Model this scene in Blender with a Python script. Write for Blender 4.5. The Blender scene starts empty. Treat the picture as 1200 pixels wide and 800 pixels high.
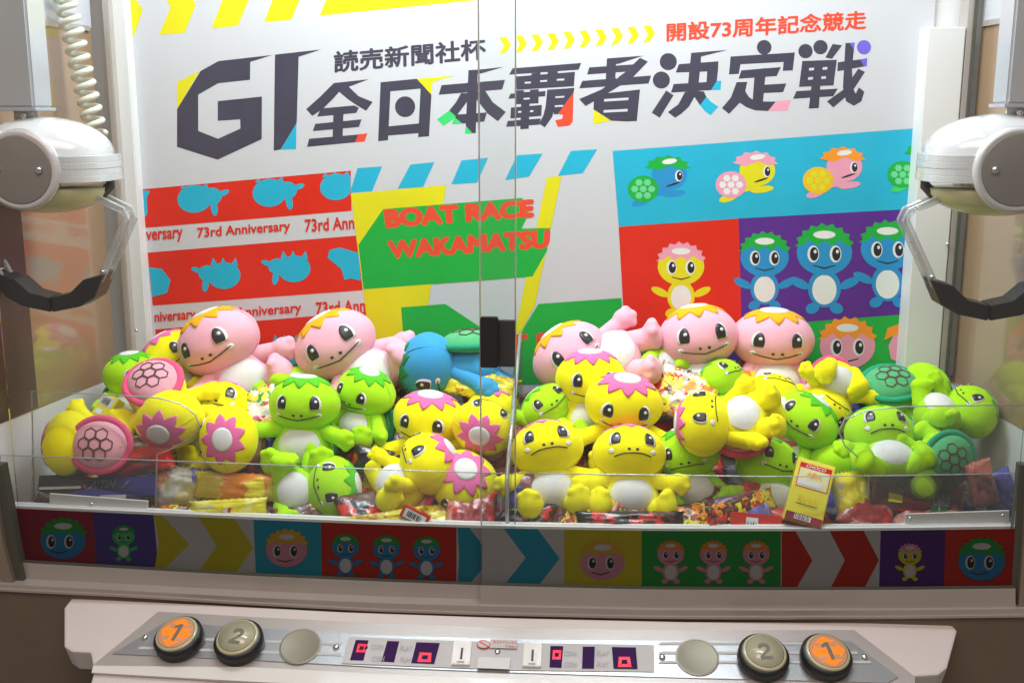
import bpy, bmesh, math, random
from mathutils import Vector, Matrix, Euler, noise
R = math.radians
random.seed(7)
scene = bpy.context.scene
col = scene.collection

# ------------------------------------------------------------------ camera
F = 1300.0                      # focal length in pixels of the 1200 px wide photograph
CAM = Vector((0.0, -1.78, 1.50))
cd = bpy.data.cameras.new('camera'); cam = bpy.data.objects.new('camera', cd); col.objects.link(cam)
cd.sensor_width = 36.0; cd.lens = 36.0 * F / 1200.0; cd.clip_start = 0.05; cd.clip_end = 60
cam.location = CAM; cam.rotation_euler = Euler((R(90 - 11.7), 0, R(4.0)))
scene.camera = cam
CM = cam.rotation_euler.to_matrix()
# ------------------------------------------------------------------ view
scene.view_settings.view_transform = 'Standard'; scene.view_settings.look = 'None'
scene.view_settings.exposure = 0.0; scene.view_settings.gamma = 1.0
# ------------------------------------------------------------------ world: dim arcade hall
w = bpy.data.worlds.new('World'); scene.world = w; w.use_nodes = True
w.node_tree.nodes['Background'].inputs[0].default_value = (0.78, 0.69, 0.62, 1)
w.node_tree.nodes['Background'].inputs[1].default_value = 0.27
# ------------------------------------------------------------------ lamps
def area(name, loc, target, sx, sy, power, colr):
    l = bpy.data.lights.new(name, 'AREA'); l.shape = 'RECTANGLE'; l.size = sx; l.size_y = sy
    l.energy = power; l.color = colr
    o = bpy.data.objects.new(name, l); col.objects.link(o); o.location = loc
    o.rotation_euler = (Vector(target) - Vector(loc)).to_track_quat('-Z', 'Y').to_euler()
    return o
for i, yy in enumerate((0.01, 0.06, 0.11, 0.16)):         # fluorescent tubes under the machine's roof
    area('fluorescent_lamp', (-0.13, yy, 2.27), (-0.08, yy + 0.20, 0.9), 1.05, 0.022, 3.4, (0.88, 0.96, 1.0))
area('added_soft_fill', (-0.15, 0.13, 2.34), (-0.15, 0.17, 0.9), 1.35, 0.30, 12.5, (0.84, 0.94, 1.0))  # broad fill added to soften shadows in the heap, not a real fitting
area('hall_fill', (-0.2, -1.35, 2.75), (0.0, 0.1, 0.9), 2.2, 1.0, 29.0, (1.0, 0.84, 0.76))  # unseen warm fill added in front, lifts the cabinet front and toy faces

# ------------------------------------------------------------------ pixel -> point on a real surface
def ray(px, py):
    return (CM @ Vector(((px - 600) / F, (400 - py) / F, -1.0)))
def uy(px, py, Y):
    d = ray(px, py); return CAM + d * ((Y - CAM.y) / d.y)
def uz(px, py, Z):
    d = ray(px, py); return CAM + d * ((Z - CAM.z) / d.z)
def upl(px, py, P, N):
    d = ray(px, py); return CAM + d * ((P - CAM).dot(N) / d.dot(N))
def fwd(p):                      # distance along the view axis
    return -(CM.transposed() @ (p - CAM)).z

# ------------------------------------------------------------------ materials
MATS = {}
def mat(name, c, rough=0.5, metal=0.0, bump=0.0, bscale=200.0, var=0.0, vscale=30.0, coat=0.0, sheen=0.0, emit=0.0, spec=0.5, alpha=1.0):
    if name in MATS: return MATS[name]
    m = bpy.data.materials.new(name); m.use_nodes = True; MATS[name] = m
    nt = m.node_tree; b = nt.nodes['Principled BSDF']
    b.inputs['Base Color'].default_value = (*c, 1); b.inputs['Roughness'].default_value = rough
    b.inputs['Metallic'].default_value = metal; b.inputs['Coat Weight'].default_value = coat
    b.inputs['Coat Roughness'].default_value = 0.06
    b.inputs['Sheen Weight'].default_value = sheen; b.inputs['Sheen Roughness'].default_value = 0.4
    b.inputs['Specular IOR Level'].default_value = spec
    b.inputs['Alpha'].default_value = alpha
    if emit:
        b.inputs['Emission Color'].default_value = (*c, 1); b.inputs['Base Color'].default_value = (*[x * .1 for x in c], 1); b.inputs['Emission Strength'].default_value = emit
    tc = nt.nodes.new('ShaderNodeTexCoord')
    if bump:
        n = nt.nodes.new('ShaderNodeTexNoise'); n.inputs['Scale'].default_value = bscale; n.inputs['Detail'].default_value = 4
        nt.links.new(tc.outputs['Object'], n.inputs['Vector'])
        bp = nt.nodes.new('ShaderNodeBump'); bp.inputs['Strength'].default_value = bump; bp.inputs['Distance'].default_value = 0.004
        nt.links.new(n.outputs['Fac'], bp.inputs['Height']); nt.links.new(bp.outputs['Normal'], b.inputs['Normal'])
    if var:
        n = nt.nodes.new('ShaderNodeTexNoise'); n.inputs['Scale'].default_value = vscale; n.inputs['Detail'].default_value = 6
        nt.links.new(tc.outputs['Object'], n.inputs['Vector'])
        mx = nt.nodes.new('ShaderNodeMix'); mx.data_type = 'RGBA'
        mx.inputs['A'].default_value = (*[x * (1 - var) for x in c], 1); mx.inputs['B'].default_value = (*[min(1, x * (1 + var)) for x in c], 1)
        nt.links.new(n.outputs['Fac'], mx.inputs['Factor']); nt.links.new(mx.outputs['Result'], b.inputs['Base Color'])
    return m
def sheet_glass(name, tint=(0.97, 0.98, 0.97), base=0.035, haze=0.0):
    if name in MATS: return MATS[name]
    m = bpy.data.materials.new(name); m.use_nodes = True; MATS[name] = m
    nt = m.node_tree; nt.nodes.remove(nt.nodes['Principled BSDF']); out = nt.nodes['Material Output']
    t = nt.nodes.new('ShaderNodeBsdfTransparent'); t.inputs[0].default_value = (*tint, 1)
    g = nt.nodes.new('ShaderNodeBsdfGlossy'); g.inputs['Roughness'].default_value = 0.02
    lw = nt.nodes.new('ShaderNodeLayerWeight'); lw.inputs['Blend'].default_value = 0.12
    ma = nt.nodes.new('ShaderNodeMath'); ma.operation = 'MULTIPLY_ADD'; ma.inputs[1].default_value = 0.7; ma.inputs[2].default_value = base
    nt.links.new(lw.outputs['Fresnel'], ma.inputs[0])
    mx = nt.nodes.new('ShaderNodeMixShader'); nt.links.new(ma.outputs[0], mx.inputs[0])
    nt.links.new(t.outputs[0], mx.inputs[1]); nt.links.new(g.outputs[0], mx.inputs[2])
    last = mx
    if haze:
        d = nt.nodes.new('ShaderNodeBsdfDiffuse'); d.inputs[0].default_value = (0.8, 0.82, 0.85, 1)
        m2 = nt.nodes.new('ShaderNodeMixShader')
        tc = nt.nodes.new('ShaderNodeTexCoord'); n = nt.nodes.new('ShaderNodeTexNoise'); n.inputs['Scale'].default_value = 9; n.inputs['Detail'].default_value = 5
        nt.links.new(tc.outputs['Object'], n.inputs['Vector'])
        mm = nt.nodes.new('ShaderNodeMath'); mm.operation = 'MULTIPLY'; mm.inputs[1].default_value = haze * 2
        nt.links.new(n.outputs['Fac'], mm.inputs[0]); nt.links.new(mm.outputs[0], m2.inputs[0])
        nt.links.new(mx.outputs[0], m2.inputs[1]); nt.links.new(d.outputs[0], m2.inputs[2]); last = m2
    nt.links.new(last.outputs[0], out.inputs[0]); return m
def wrapper(name, cols, scale=14, rough=0.22, metal=0.0, stretch=(1, 1, 1)):
    """printed foil / plastic wrap: blotches of ink, a second finer layer like small print, glossy"""
    if name in MATS: return MATS[name]
    m = bpy.data.materials.new(name); m.use_nodes = True; MATS[name] = m
    nt = m.node_tree; b = nt.nodes['Principled BSDF']; L = nt.links
    tc = nt.nodes.new('ShaderNodeTexCoord'); mp = nt.nodes.new('ShaderNodeMapping'); mp.inputs['Scale'].default_value = stretch
    L.new(tc.outputs['Object'], mp.inputs['Vector'])
    v = nt.nodes.new('ShaderNodeTexVoronoi'); v.inputs['Scale'].default_value = scale; v.inputs['Randomness'].default_value = 1
    n0 = nt.nodes.new('ShaderNodeTexNoise'); n0.inputs['Scale'].default_value = scale * 1.2
    ad = nt.nodes.new('ShaderNodeMix'); ad.data_type = 'RGBA'; ad.inputs['Factor'].default_value = 0.06
    L.new(mp.outputs[0], n0.inputs['Vector']); L.new(mp.outputs[0], ad.inputs['A']); L.new(n0.outputs['Color'], ad.inputs['B'])
    L.new(ad.outputs['Result'], v.inputs['Vector'])
    sep = nt.nodes.new('ShaderNodeSeparateColor'); L.new(v.outputs['Color'], sep.inputs[0])
    cr = nt.nodes.new('ShaderNodeValToRGB'); cr.color_ramp.interpolation = 'CONSTANT'
    while len(cr.color_ramp.elements) < len(cols): cr.color_ramp.elements.new(0.5)
    for i, (e, c) in enumerate(zip(cr.color_ramp.elements, cols)):
        e.position = i / len(cols); e.color = (*c, 1)
    L.new(sep.outputs[0], cr.inputs[0])
    n2 = nt.nodes.new('ShaderNodeTexNoise'); n2.inputs['Scale'].default_value = scale * 4; n2.inputs['Detail'].default_value = 1
    L.new(mp.outputs[0], n2.inputs['Vector'])
    gt = nt.nodes.new('ShaderNodeMath'); gt.operation = 'GREATER_THAN'; gt.inputs[1].default_value = 0.64
    L.new(n2.outputs['Fac'], gt.inputs[0])
    mx = nt.nodes.new('ShaderNodeMix'); mx.data_type = 'RGBA'; mx.inputs['B'].default_value = (*cols[0], 1)
    L.new(gt.outputs[0], mx.inputs['Factor']); L.new(cr.outputs[0], mx.inputs['A'])
    L.new(mx.outputs['Result'], b.inputs['Base Color'])
    b.inputs['Roughness'].default_value = rough + .08; b.inputs['Metallic'].default_value = metal; b.inputs['Coat Weight'].default_value = 0.35
    n3 = nt.nodes.new('ShaderNodeTexNoise'); n3.inputs['Scale'].default_value = 26; n3.inputs['Detail'].default_value = 3
    L.new(tc.outputs['Object'], n3.inputs['Vector'])
    bp = nt.nodes.new('ShaderNodeBump'); bp.inputs['Strength'].default_value = 0.5; bp.inputs['Distance'].default_value = 0.01
    L.new(n3.outputs['Fac'], bp.inputs['Height']); L.new(bp.outputs['Normal'], b.inputs['Normal'])
    return m

WHITE = mat('white_paint', (0.76, 0.77, 0.77), 0.42, var=0.04, vscale=5)
OFFWHITE = mat('off_white_plastic', (0.78, 0.76, 0.72), 0.3, coat=0.3)
PAPER = mat('poster_paper', (0.58, 0.59, 0.62), 0.35, var=0.03, vscale=3)
ALU = mat('brushed_aluminium', (0.50, 0.455, 0.42), 0.33, metal=0.35, var=0.10, vscale=8, bump=0.03, bscale=90)
CHROME = mat('chrome', (0.8, 0.8, 0.8), 0.12, metal=1.0)
BLACK = mat('black_plastic', (0.018, 0.018, 0.02), 0.4)
BROWNP = mat('brown_grey_paint', (0.17, 0.125, 0.085), 0.6, var=0.12, vscale=14, bump=0.15, bscale=260)
DARK = mat('dark_rubber', (0.075, 0.078, 0.06), 0.6)
DECK = mat('pinkish_white_plastic', (0.72, 0.66, 0.64), 0.38, var=0.05, vscale=7, bump=0.06, bscale=300)
INK = mat('ink_navy', (0.045, 0.042, 0.072), 0.38, var=0.3, vscale=22)
def ink(n, c): return mat('ink_' + n, c, 0.45, var=0.10, vscale=14, spec=0.1)
IY = ink('yellow', (0.72, 0.66, 0.01)); IC = ink('cyan', (0.015, 0.42, 0.62)); IR = ink('red', (0.68, 0.022, 0.006))
IG = ink('green', (0.010, 0.40, 0.05)); IP = ink('purple', (0.10, 0.022, 0.26)); IRL = ink('light_red', (0.78, 0.07, 0.03))
IV = ink('violet', (0.16, 0.12, 0.62)); IPK = ink('pink', (0.80, 0.33, 0.45)); IB = ink('blue', (0.020, 0.27, 0.58))
IW = ink('white', (0.76, 0.77, 0.76)); IGL = ink('light_green', (0.04, 0.62, 0.16)); IO = ink('orange', (0.90, 0.30, 0.02))
IBK = ink('black', (0.02, 0.02, 0.025)); ID = ink('indigo', (0.10, 0.06, 0.36)); IGP = ink('pale_green', (0.15, 0.62, 0.30))
IYD = ink('deep_yellow', (0.80, 0.50, 0.02)); IMar = ink('maroon', (0.40, 0.03, 0.06))

# ------------------------------------------------------------------ object helpers
def link(name, me, parent=None, M=None):
    o = bpy.data.objects.new(name, me); col.objects.link(o)
    if parent is not None: o.parent = parent
    if M is not None: o.matrix_basis = M
    return o
def thing(name, label, cat, loc=(0, 0, 0), group=None):
    o = link(name, None); o.location = loc; o['label'] = label; o['category'] = cat
    if group: o['group'] = group
    return o
def tag(o, label, cat, group=None):
    o['label'] = label; o['category'] = cat
    if group: o['group'] = group
    return o
def mesh(name, vs, fs, m, smooth=False):
    me = bpy.data.meshes.new(name); me.from_pydata([tuple(v) for v in vs], [], fs); me.materials.append(m)
    if smooth: me.polygons.foreach_set('use_smooth', [True] * len(me.polygons))
    me.update(); return me
def W(parent, p):                # world point into a top-level empty's space
    return p - parent.location if parent is not None else p
def slab(name, pts, n, t, m, parent=None, bevel=0.0, root=None):
    """closed prism: outline pts (world) extruded by t along n"""
    off = root.location if root else (parent.location if parent else Vector())
    n = Vector(n).normalized() * t
    k = len(pts); a = [p - off for p in pts]; b = [p - off + n for p in pts]
    fs = [tuple(range(k)), tuple(range(2 * k - 1, k - 1, -1))] + [(i, i + k, (i + 1) % k + k, (i + 1) % k) for i in range(k)]
    bm = bmesh.new(); vv = [bm.verts.new(v) for v in a + b]
    for f in fs: bm.faces.new([vv[i] for i in f])
    bmesh.ops.recalc_face_normals(bm, faces=bm.faces)
    if bevel: bmesh.ops.bevel(bm, geom=list(bm.edges), offset=bevel, segments=2, affect='EDGES', profile=0.6)
    me = bpy.data.meshes.new(name); bm.to_mesh(me); bm.free(); me.materials.append(m)
    return link(name, me, parent)
def box(name, c, s, m, parent=None, bevel=0.0, rot=None, off=None):
    bm = bmesh.new(); bmesh.ops.create_cube(bm, size=1); bmesh.ops.scale(bm, vec=s, verts=bm.verts)
    if bevel: bmesh.ops.bevel(bm, geom=list(bm.edges), offset=bevel, segments=2, affect='EDGES')
    if rot is not None: bm.transform(rot.to_4x4())
    o0 = off if off is not None else (parent.location if parent is not None else Vector())
    bmesh.ops.translate(bm, vec=Vector(c) - o0, verts=bm.verts)
    me = bpy.data.meshes.new(name); bm.to_mesh(me); bm.free(); me.materials.append(m)
    return link(name, me, parent)
def tube_mesh(name, pts, r, m, seg=8, cap=True):
    pts = [Vector(p) for p in pts]; vs = []; fs = []
    rr = r if isinstance(r, (list, tuple)) else [r] * len(pts)
    t0 = (pts[1] - pts[0]).normalized(); up = Vector((0, 0, 1)) if abs(t0.z) < 0.9 else Vector((1, 0, 0))
    a = t0.cross(up).normalized()
    for i, p in enumerate(pts):
        t = (pts[min(i + 1, len(pts) - 1)] - pts[max(i - 1, 0)]).normalized()
        a = (a - t * a.dot(t)).normalized(); b = t.cross(a)
        for k in range(seg):
            an = 2 * math.pi * k / seg; vs.append(p + (a * math.cos(an) + b * math.sin(an)) * rr[i])
    for i in range(len(pts) - 1):
        for k in range(seg):
            fs.append((i * seg + k, i * seg + (k + 1) % seg, (i + 1) * seg + (k + 1) % seg, (i + 1) * seg + k))
    if cap: fs.append(tuple(range(seg - 1, -1, -1))); fs.append(tuple(range(len(vs) - seg, len(vs))))
    return mesh(name, vs, fs, m, True)
def lathe(name, prof, m, seg=32, smooth=True):
    vs = []; fs = []
    for (r, z) in prof:
        for k in range(seg):
            an = 2 * math.pi * k / seg; vs.append((r * math.cos(an), r * math.sin(an), z))
    n = len(prof)
    for i in range(n - 1):
        for k in range(seg):
            fs.append((i * seg + k, i * seg + (k + 1) % seg, (i + 1) * seg + (k + 1) % seg, (i + 1) * seg + k))
    fs.append(tuple(range(seg - 1, -1, -1))); fs.append(tuple(range((n - 1) * seg, n * seg)))
    me = mesh(name, vs, fs, m, smooth)
    return me
def ell(cx, cy, rx, ry, rot=0, n=28):
    c, s = math.cos(R(rot)), math.sin(R(rot))
    return [(cx + rx * math.cos(t) * c - ry * math.sin(t) * s, cy + rx * math.cos(t) * s + ry * math.sin(t) * c) for t in [2 * math.pi * k / n for k in range(n)]]
def conv(pts, ox, oy, s): return [(ox + x / s, oy + y / s) for x, y in pts]

class Print:
    """flat ink laid on a sheet: every shape gets its own thin layer above the sheet"""
    def __init__(self, root, fn, n, step=0.00005):
        self.root, self.fn, self.n, self.step, self.k = root, fn, Vector(n), step, 1
    def shape(self, name, pts, m, parent=None, layer=None):
        if layer is None: self.k += 1; layer = self.k
        vs = [self.fn(x, y) + self.n * (self.step * layer) - self.root.location for x, y in pts]
        bm = bmesh.new(); f = bm.faces.new([bm.verts.new(v) for v in vs]); f.normal_update()
        if f.normal.dot(self.n) < 0: f.normal_flip()
        bmesh.ops.triangulate(bm, faces=bm.faces)
        me = bpy.data.meshes.new(name); bm.to_mesh(me); bm.free(); me.materials.append(m)
        return link(name, me, parent or self.root)
    def multi(self, name, polys, m, parent=None):
        self.k += 1; bm = bmesh.new()
        for j, pts in enumerate(polys):
            f = bm.faces.new([bm.verts.new(self.fn(x, y) + self.n * (self.step * (self.k + 0.6 * j / len(polys))) - self.root.location) for x, y in pts]); f.normal_update()
            if f.normal.dot(self.n) < 0: f.normal_flip()
        bmesh.ops.triangulate(bm, faces=bm.faces)
        me = bpy.data.meshes.new(name); bm.to_mesh(me); bm.free(); me.materials.append(m)
        return link(name, me, parent or self.root)
    def text(self, name, s, quad, m, bold=0.02, parent=None, clip=None, spacing=1.0):
        cu = bpy.data.curves.new('t', 'FONT'); cu.body = s; cu.resolution_u = 3; cu.space_character = spacing
        to = bpy.data.objects.new('t', cu); col.objects.link(to)
        dg = bpy.context.evaluated_depsgraph_get(); dg.update()
        me0 = to.evaluated_get(dg).to_mesh(); me = me0.copy(); to.evaluated_get(dg).to_mesh_clear()
        bpy.data.objects.remove(to)
        xs = [v.co.x for v in me.vertices]; ys = [v.co.y for v in me.vertices]
        x0, x1, y0, y1 = min(xs), max(xs), min(ys), max(ys)
        (ax, ay), (bx, by), (cx, cy), (dx, dy) = quad      # TL TR BR BL
        self.k += 1
        if bold:
            nv = len(me.vertices); base = [v.co.copy() for v in me.vertices]; fsb = [tuple(p.vertices) for p in me.polygons]; vs = []; fs = []
            for j in range(9):
                sx, sy = (0, 0) if j == 8 else (bold * math.cos(j * math.pi / 4), bold * math.sin(j * math.pi / 4))
                vs += [(v.x + sx, v.y + sy, 0.1 * j) for v in base]; fs += [tuple(i + j * nv for i in f) for f in fsb]
            me = bpy.data.meshes.new(name); me.from_pydata(vs, [], fs); x0 -= bold; x1 += bold; y0 -= bold; y1 += bold
        else:
            for v in me.vertices: v.co.z = 0
        for v in me.vertices:
            u = (v.co.x - x0) / (x1 - x0); t = (v.co.y - y0) / (y1 - y0)
            X = (1 - t) * ((1 - u) * dx + u * cx) + t * ((1 - u) * ax + u * bx)
            Y = (1 - t) * ((1 - u) * dy + u * cy) + t * ((1 - u) * ay + u * by)
            if clip: X = min(max(X, clip[0]), clip[1])
            v.co = self.fn(X, Y) + self.n * (self.step * (self.k + v.co.z)) - self.root.location
        me.name = name; me.materials.clear(); me.materials.append(m)
        return link(name, me, parent or self.root)

# ================================================================== THE MACHINE
YB = 0.48                                    # back wall
YD = 0.0                                     # front glass
XL = uy(152, 437, YB).x; XR = uy(1104, 434, YB).x
ZL = (uy(128, 450, YB).z + uy(1104, 434, YB).z) / 2
ZTOP = 2.40
mc = thing('claw_machine', 'white cabinet of the crane game holding two claws, plush toys and sweets', 'crane game', (0, YD, 0.8))
def V(*a): return Vector(a)
box('back_wall', ((XL + XR) / 2, YB + 0.02, 1.42), (XR - XL + 0.30, 0.03, 1.2), WHITE, mc)
box('back_wall_top', ((XL + XR) / 2, YB + 0.018, 2.205), (XR - XL + 0.30, 0.026, 0.368), WHITE, mc)
TAN = mat('tan_side_board', (0.36, 0.235, 0.14), 0.28, var=0.10, vscale=3, coat=1.0)
TAN.node_tree.nodes['Principled BSDF'].inputs['Coat IOR'].default_value = 1.9
HEADER = mat('header_board', (0.55, 0.56, 0.60), 0.4)
for sgn, X, nm in ((-1, XL, 'l'), (1, XR, 'r')):
    fl = -0.075 if sgn < 0 else 0.06                       # the cabinet widens towards the glass
    def plan(name, y0, y1, z0_, z1_, th, m, inset=0.0):
        xa = X + fl * (YB - y0) / YB - sgn * inset; xb = X + fl * (YB - y1) / YB - sgn * inset
        pts = [V(xa, y0, z0_), V(xb, y1, z0_), V(xb + sgn * th, y1, z0_), V(xa + sgn * th, y0, z0_)]
        slab(name, pts, (0, 0, 1), z1_ - z0_, m, mc)
    plan('side_wall', 0.0, YB - 0.05, ZL, 1.66, 0.018, TAN)
    plan('side_header', 0.0, YB - 0.05, 1.661, 2.37, 0.018, HEADER, 0.002)
    plan('side_ledge', 0.0, YB, ZL - 0.34, ZL - 0.001, 0.09, WHITE)
    plan('side_rail', 0.01, YB - 0.06, 1.655, 1.665, 0.01, ALU, 0.005)
    if sgn < 0: plan('side_opening', 0.0, 0.17, ZL + 0.002, 1.36, 0.01, mat('dark_purple_panel', (0.10, 0.065, 0.06), 0.25), 0.002)
# stepped, sloping bed under the prizes
bedm = mat('bed_laminate', (0.30, 0.28, 0.26), 0.5, var=0.08, vscale=6)
slab('prize_bed', [V(XL - .06, 0.030, 0.755), V(XL - .06, YB - .001, 0.90), V(XL - .06, YB - .001, 0.68), V(XL - .06, 0.030, 0.68)], (1, 0, 0), XR - XL + .11, bedm, mc)
# corner pillars at the back
def pillar(pxs, sgn):
    a = uy(pxs[0], 200, YB - 0.03).x; b = uy(pxs[1], 200, YB - 0.03).x
    box('corner_pillar', ((a + b) / 2, YB - 0.015, 1.35), (b - a, 0.035, 1.15), WHITE, mc, 0.002)
pillar((140, 160), -1)
a = uy(134, 200, YB - 0.05).x; b = uy(141, 200, YB - 0.05).x
box('corner_trim', ((a + b) / 2, YB - 0.03, 1.35), (b - a, 0.05, 1.15), ALU, mc, 0.002)
a = uy(1074, 200, YB - 0.05).x; b = uy(1117, 200, YB - 0.05).x
box('corner_pillar', ((a + b) / 2, YB - 0.03, 1.225), (b - a, 0.06, 0.86), WHITE, mc, 0.002)
a = uy(1118, 200, YB - 0.05).x; b = uy(1127, 200, YB - 0.05).x
box('corner_trim', ((a + b) / 2, YB - 0.035, 1.35), (b - a, 0.05, 1.15), ALU, mc, 0.001)
a = uy(1128, 200, YB - 0.06).x
box('corner_seal', (a, YB - 0.04, 1.35), (0.006, 0.05, 1.15), DARK, mc)
for (px, py) in ((160, 387), (1067, 283), (1110, 286), (139, 185)):
    p = uy(px, py, YB - 0.062 if px > 1000 else YB - 0.06)
    o = link('screw', lathe('screw', [(0.0035, 0), (0.0035, 0.002), (0.002, 0.0035)], CHROME, 12), mc)
    o.location = p - mc.location; o.rotation_euler = (R(90), 0, 0)
# beyond the left side board: the dark gap to the next machine
NB = mat('dark_purple_panel', (0.05, 0.035, 0.055), 0.25)

# ------------------------------------------------------------------ front frame, traced on the glass plane
def yline(pts):                    # piecewise line in the photograph
    def f(x):
        for (x0, y0), (x1, y1) in zip(pts, pts[1:]):
            if x <= x1 or (x1, y1) == pts[-1]: return y0 + (y1 - y0) * (x - x0) / (x1 - x0)
    return f
strip_top = yline([(-20, 594), (12, 595), (150, 601.5), (300, 608.5), (450, 614.5), (570, 618.5), (750, 621.5), (900, 622), (1060, 621), (1230, 618.5)])
strip_bot = yline([(-20, 656), (12, 658), (150, 666), (300, 674.5), (450, 681), (570, 685.5), (750, 690), (900, 691), (1060, 690.5), (1230, 688.5)])
rail_bot = yline([(-20, 682), (12, 684), (150, 691), (300, 699), (450, 705.5), (570, 709), (750, 713), (900, 714), (1060, 713.5), (1230, 712)])
frame_bot = yline([(-20, 690), (12, 692), (150, 698.5), (300, 708), (450, 715.5), (570, 719.5), (750, 723.5), (900, 724.5), (1060, 723.5), (1230, 721.5)])
def band(name, f0, f1, x0, x1, Y, m, root, parent=None, t=0.006, n=12, d0=0, d1=0):
    xs = [x0 + (x1 - x0) * i / n for i in range(n + 1)]
    pts = [uy(x, f0(x) + d0, Y) for x in xs] + [uy(x, f1(x) + d1, Y) for x in reversed(xs)]
    return slab(name, pts, (0, 1, 0), t, m, parent or root, root=root)
band('lower_rail', rail_bot, frame_bot, -20, 1225, -0.030, ALU, mc, t=0.05, d0=0.8, d1=-2.0, n=24)
band('lower_lip', frame_bot, frame_bot, -20, 1225, -0.034, mat('pale_lip', (0.5, 0.42, 0.38), 0.35, metal=0.3), mc, t=0.05, d0=-1.6, d1=1.0, n=24)
band('inner_sill', strip_top, strip_top, -20, 1225, 0.030, WHITE, mc, t=0.02, d0=-3.0, d1=9, n=24)
# front jambs: dark channel and metal post at each side
def jamb(name, pts, Y, m, t=0.02): return slab(name, [uy(x, y, Y) for x, y in pts], (0, 1, 0), t, m, mc)
jamb('dark_channel', [(-12, 545), (2, 545), (22, 655), (29, 686), (17, 686), (4, 640)], -0.012, DARK)
jamb('metal_jamb', [(-25, 545), (-11, 545), (4, 640), (17, 688), (8, 692), (-14, 640)], -0.022, mat('bronze_metal', (0.36, 0.29, 0.22), 0.35, metal=0.6))
jamb('dark_channel', [(1196, 545), (1203, 545), (1200, 615), (1192, 712), (1184, 712), (1190, 615)], -0.012, DARK)
jamb('metal_jamb', [(1204, 545), (1230, 545), (1230, 716), (1193, 716), (1201, 615)], -0.022, mat('bronze_metal', (0, 0, 0)))
# body below
xs = [-90 + 1400 * i / 20 for i in range(21)]
pts = [uy(x, frame_bot(min(max(x, -20), 1229)) + 1.2, -0.028) for x in xs] + [uy(1310, 1000, -0.028), uy(-90, 1000, -0.028)]
slab('front_panel', pts, (0, 1, 0), 0.03, BROWNP, mc)
box('left_post', (XL - 0.17, 0.02, 1.5), (0.06, 0.06, 1.3), mat('bronze_metal', (0, 0, 0)), mc)
box('right_post', (XR + 0.19, 0.02, 1.5), (0.06, 0.06, 1.3), mat('bronze_metal', (0, 0, 0)), mc)
box('roof_panel', ((XL + XR) / 2, YB / 2, ZTOP), (XR - XL + 0.2, YB + 0.1, 0.03), WHITE, mc)
# ------------------------------------------------------------------ sliding glass doors
GLASS = sheet_glass('door_glass', (0.975, 0.985, 0.98), 0.015, 0.012)
EDGE = mat('glass_edge', (0.42, 0.46, 0.42), 0.2, coat=1)
def tt_head(P, cx, cy, s, skin, cap, parent, look=0, belly=None, shell=None, body=True):
    """a plain cartoon turtle printed flat: round head, leaf cap, oval eyes"""
    if body:
        P.shape('printed_body', ell(cx + (s * .15 if shell else 0), cy + s * 1.35, s * .62, s * .72), skin, parent)
        for sg in (-1, 1):
            P.shape('printed_arm', ell(cx + sg * s * .95, cy + s * 1.15, s * .42, s * .17, sg * -25), skin, parent)
            P.shape('printed_foot', ell(cx + sg * s * .45, cy + s * 2.1, s * .26, s * .2, sg * 20), skin, parent)
        P.shape('printed_belly', ell(cx, cy + s * 1.4, s * .46, s * .56), belly or IW, parent)
    h = P.shape('printed_head', ell(cx, cy, s * 1.05, s * .86), skin, parent)
    star = []
    for k in range(18):
        t = math.pi * (1 + k / 17.0); q = 1.0 if k % 2 else 1.16
        star.append((cx + s * 1.05 * q * math.cos(t) * .93, cy - s * .22 + s * .78 * q * math.sin(t)))
    low = [(cx + s * x, cy + s * y) for x, y in ((.8, -.3), (.55, -.48), (.3, -.25), (0, -.45), (-.3, -.25), (-.55, -.48), (-.8, -.3))]
    P.shape('printed_cap', star + low, cap, parent)
    P.shape('printed_disc', ell(cx, cy - s * .68, s * .42, s * .15), IW, parent)
    for sg in (-1, 1):
        ex = cx + s * (sg * .42 + look * .25)
        P.shape('printed_eye_white', ell(ex, cy + s * .05, s * .22, s * .32), IW, parent)
        P.shape('printed_eye', ell(ex + s * .03, cy + s * .05, s * .16, s * .26), IBK, parent)
        P.shape('printed_glint', ell(ex + s * .07, cy - s * .04, s * .055, s * .07), IW, parent)
    mx = cx + look * s * .3
    P.shape('printed_mouth', [(mx - s * .42, cy + s * .46), (mx, cy + s * .56), (mx + s * .42, cy + s * .46), (mx + s * .42, cy + s * .50), (mx, cy + s * .62), (mx - s * .42, cy + s * .50)], IBK, parent)
    return h
def door(name, label, x0, x1, Y, rail_y):
    d = thing('sliding_door', label, 'glass door', (uy((x0 + x1) / 2, 600, Y).x, Y, 0.85), 'sliding glass doors')
    a0 = uy(x0, 600, Y).x; a1 = uy(x1, 600, Y).x
    zb = uy(600, 690, Y).z
    box('glass_pane', ((a0 + a1) / 2, Y, (zb + 1.95) / 2), (a1 - a0, 0.004, 1.95 - zb), GLASS, d)
    band('bottom_rail', strip_bot, rail_bot, x0, x1, Y - 0.014, ALU, d, t=0.024, d0=0.6, d1=rail_y, n=16)
    band('rail_gasket', strip_bot, strip_bot, x0, x1, Y - 0.012, DARK, d, t=0.020, d0=-1.2, d1=0.5, n=16)
    return d
dl = door('l', 'left sliding glass door with yellow chevrons in its printed strip', 22, 604, 0.012, -1.2)
dr = door('r', 'right sliding glass door with red chevrons in its printed strip', 563, 1190, -0.008, 0)
for d, x, Y in ((dl, 604, 0.012), (dr, 563, -0.008)):
    p = uy(x, 400, Y)
    box('glass_edge', (p.x, Y, 1.38), (0.0022, 0.0050, 1.14), EDGE, d)
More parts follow.
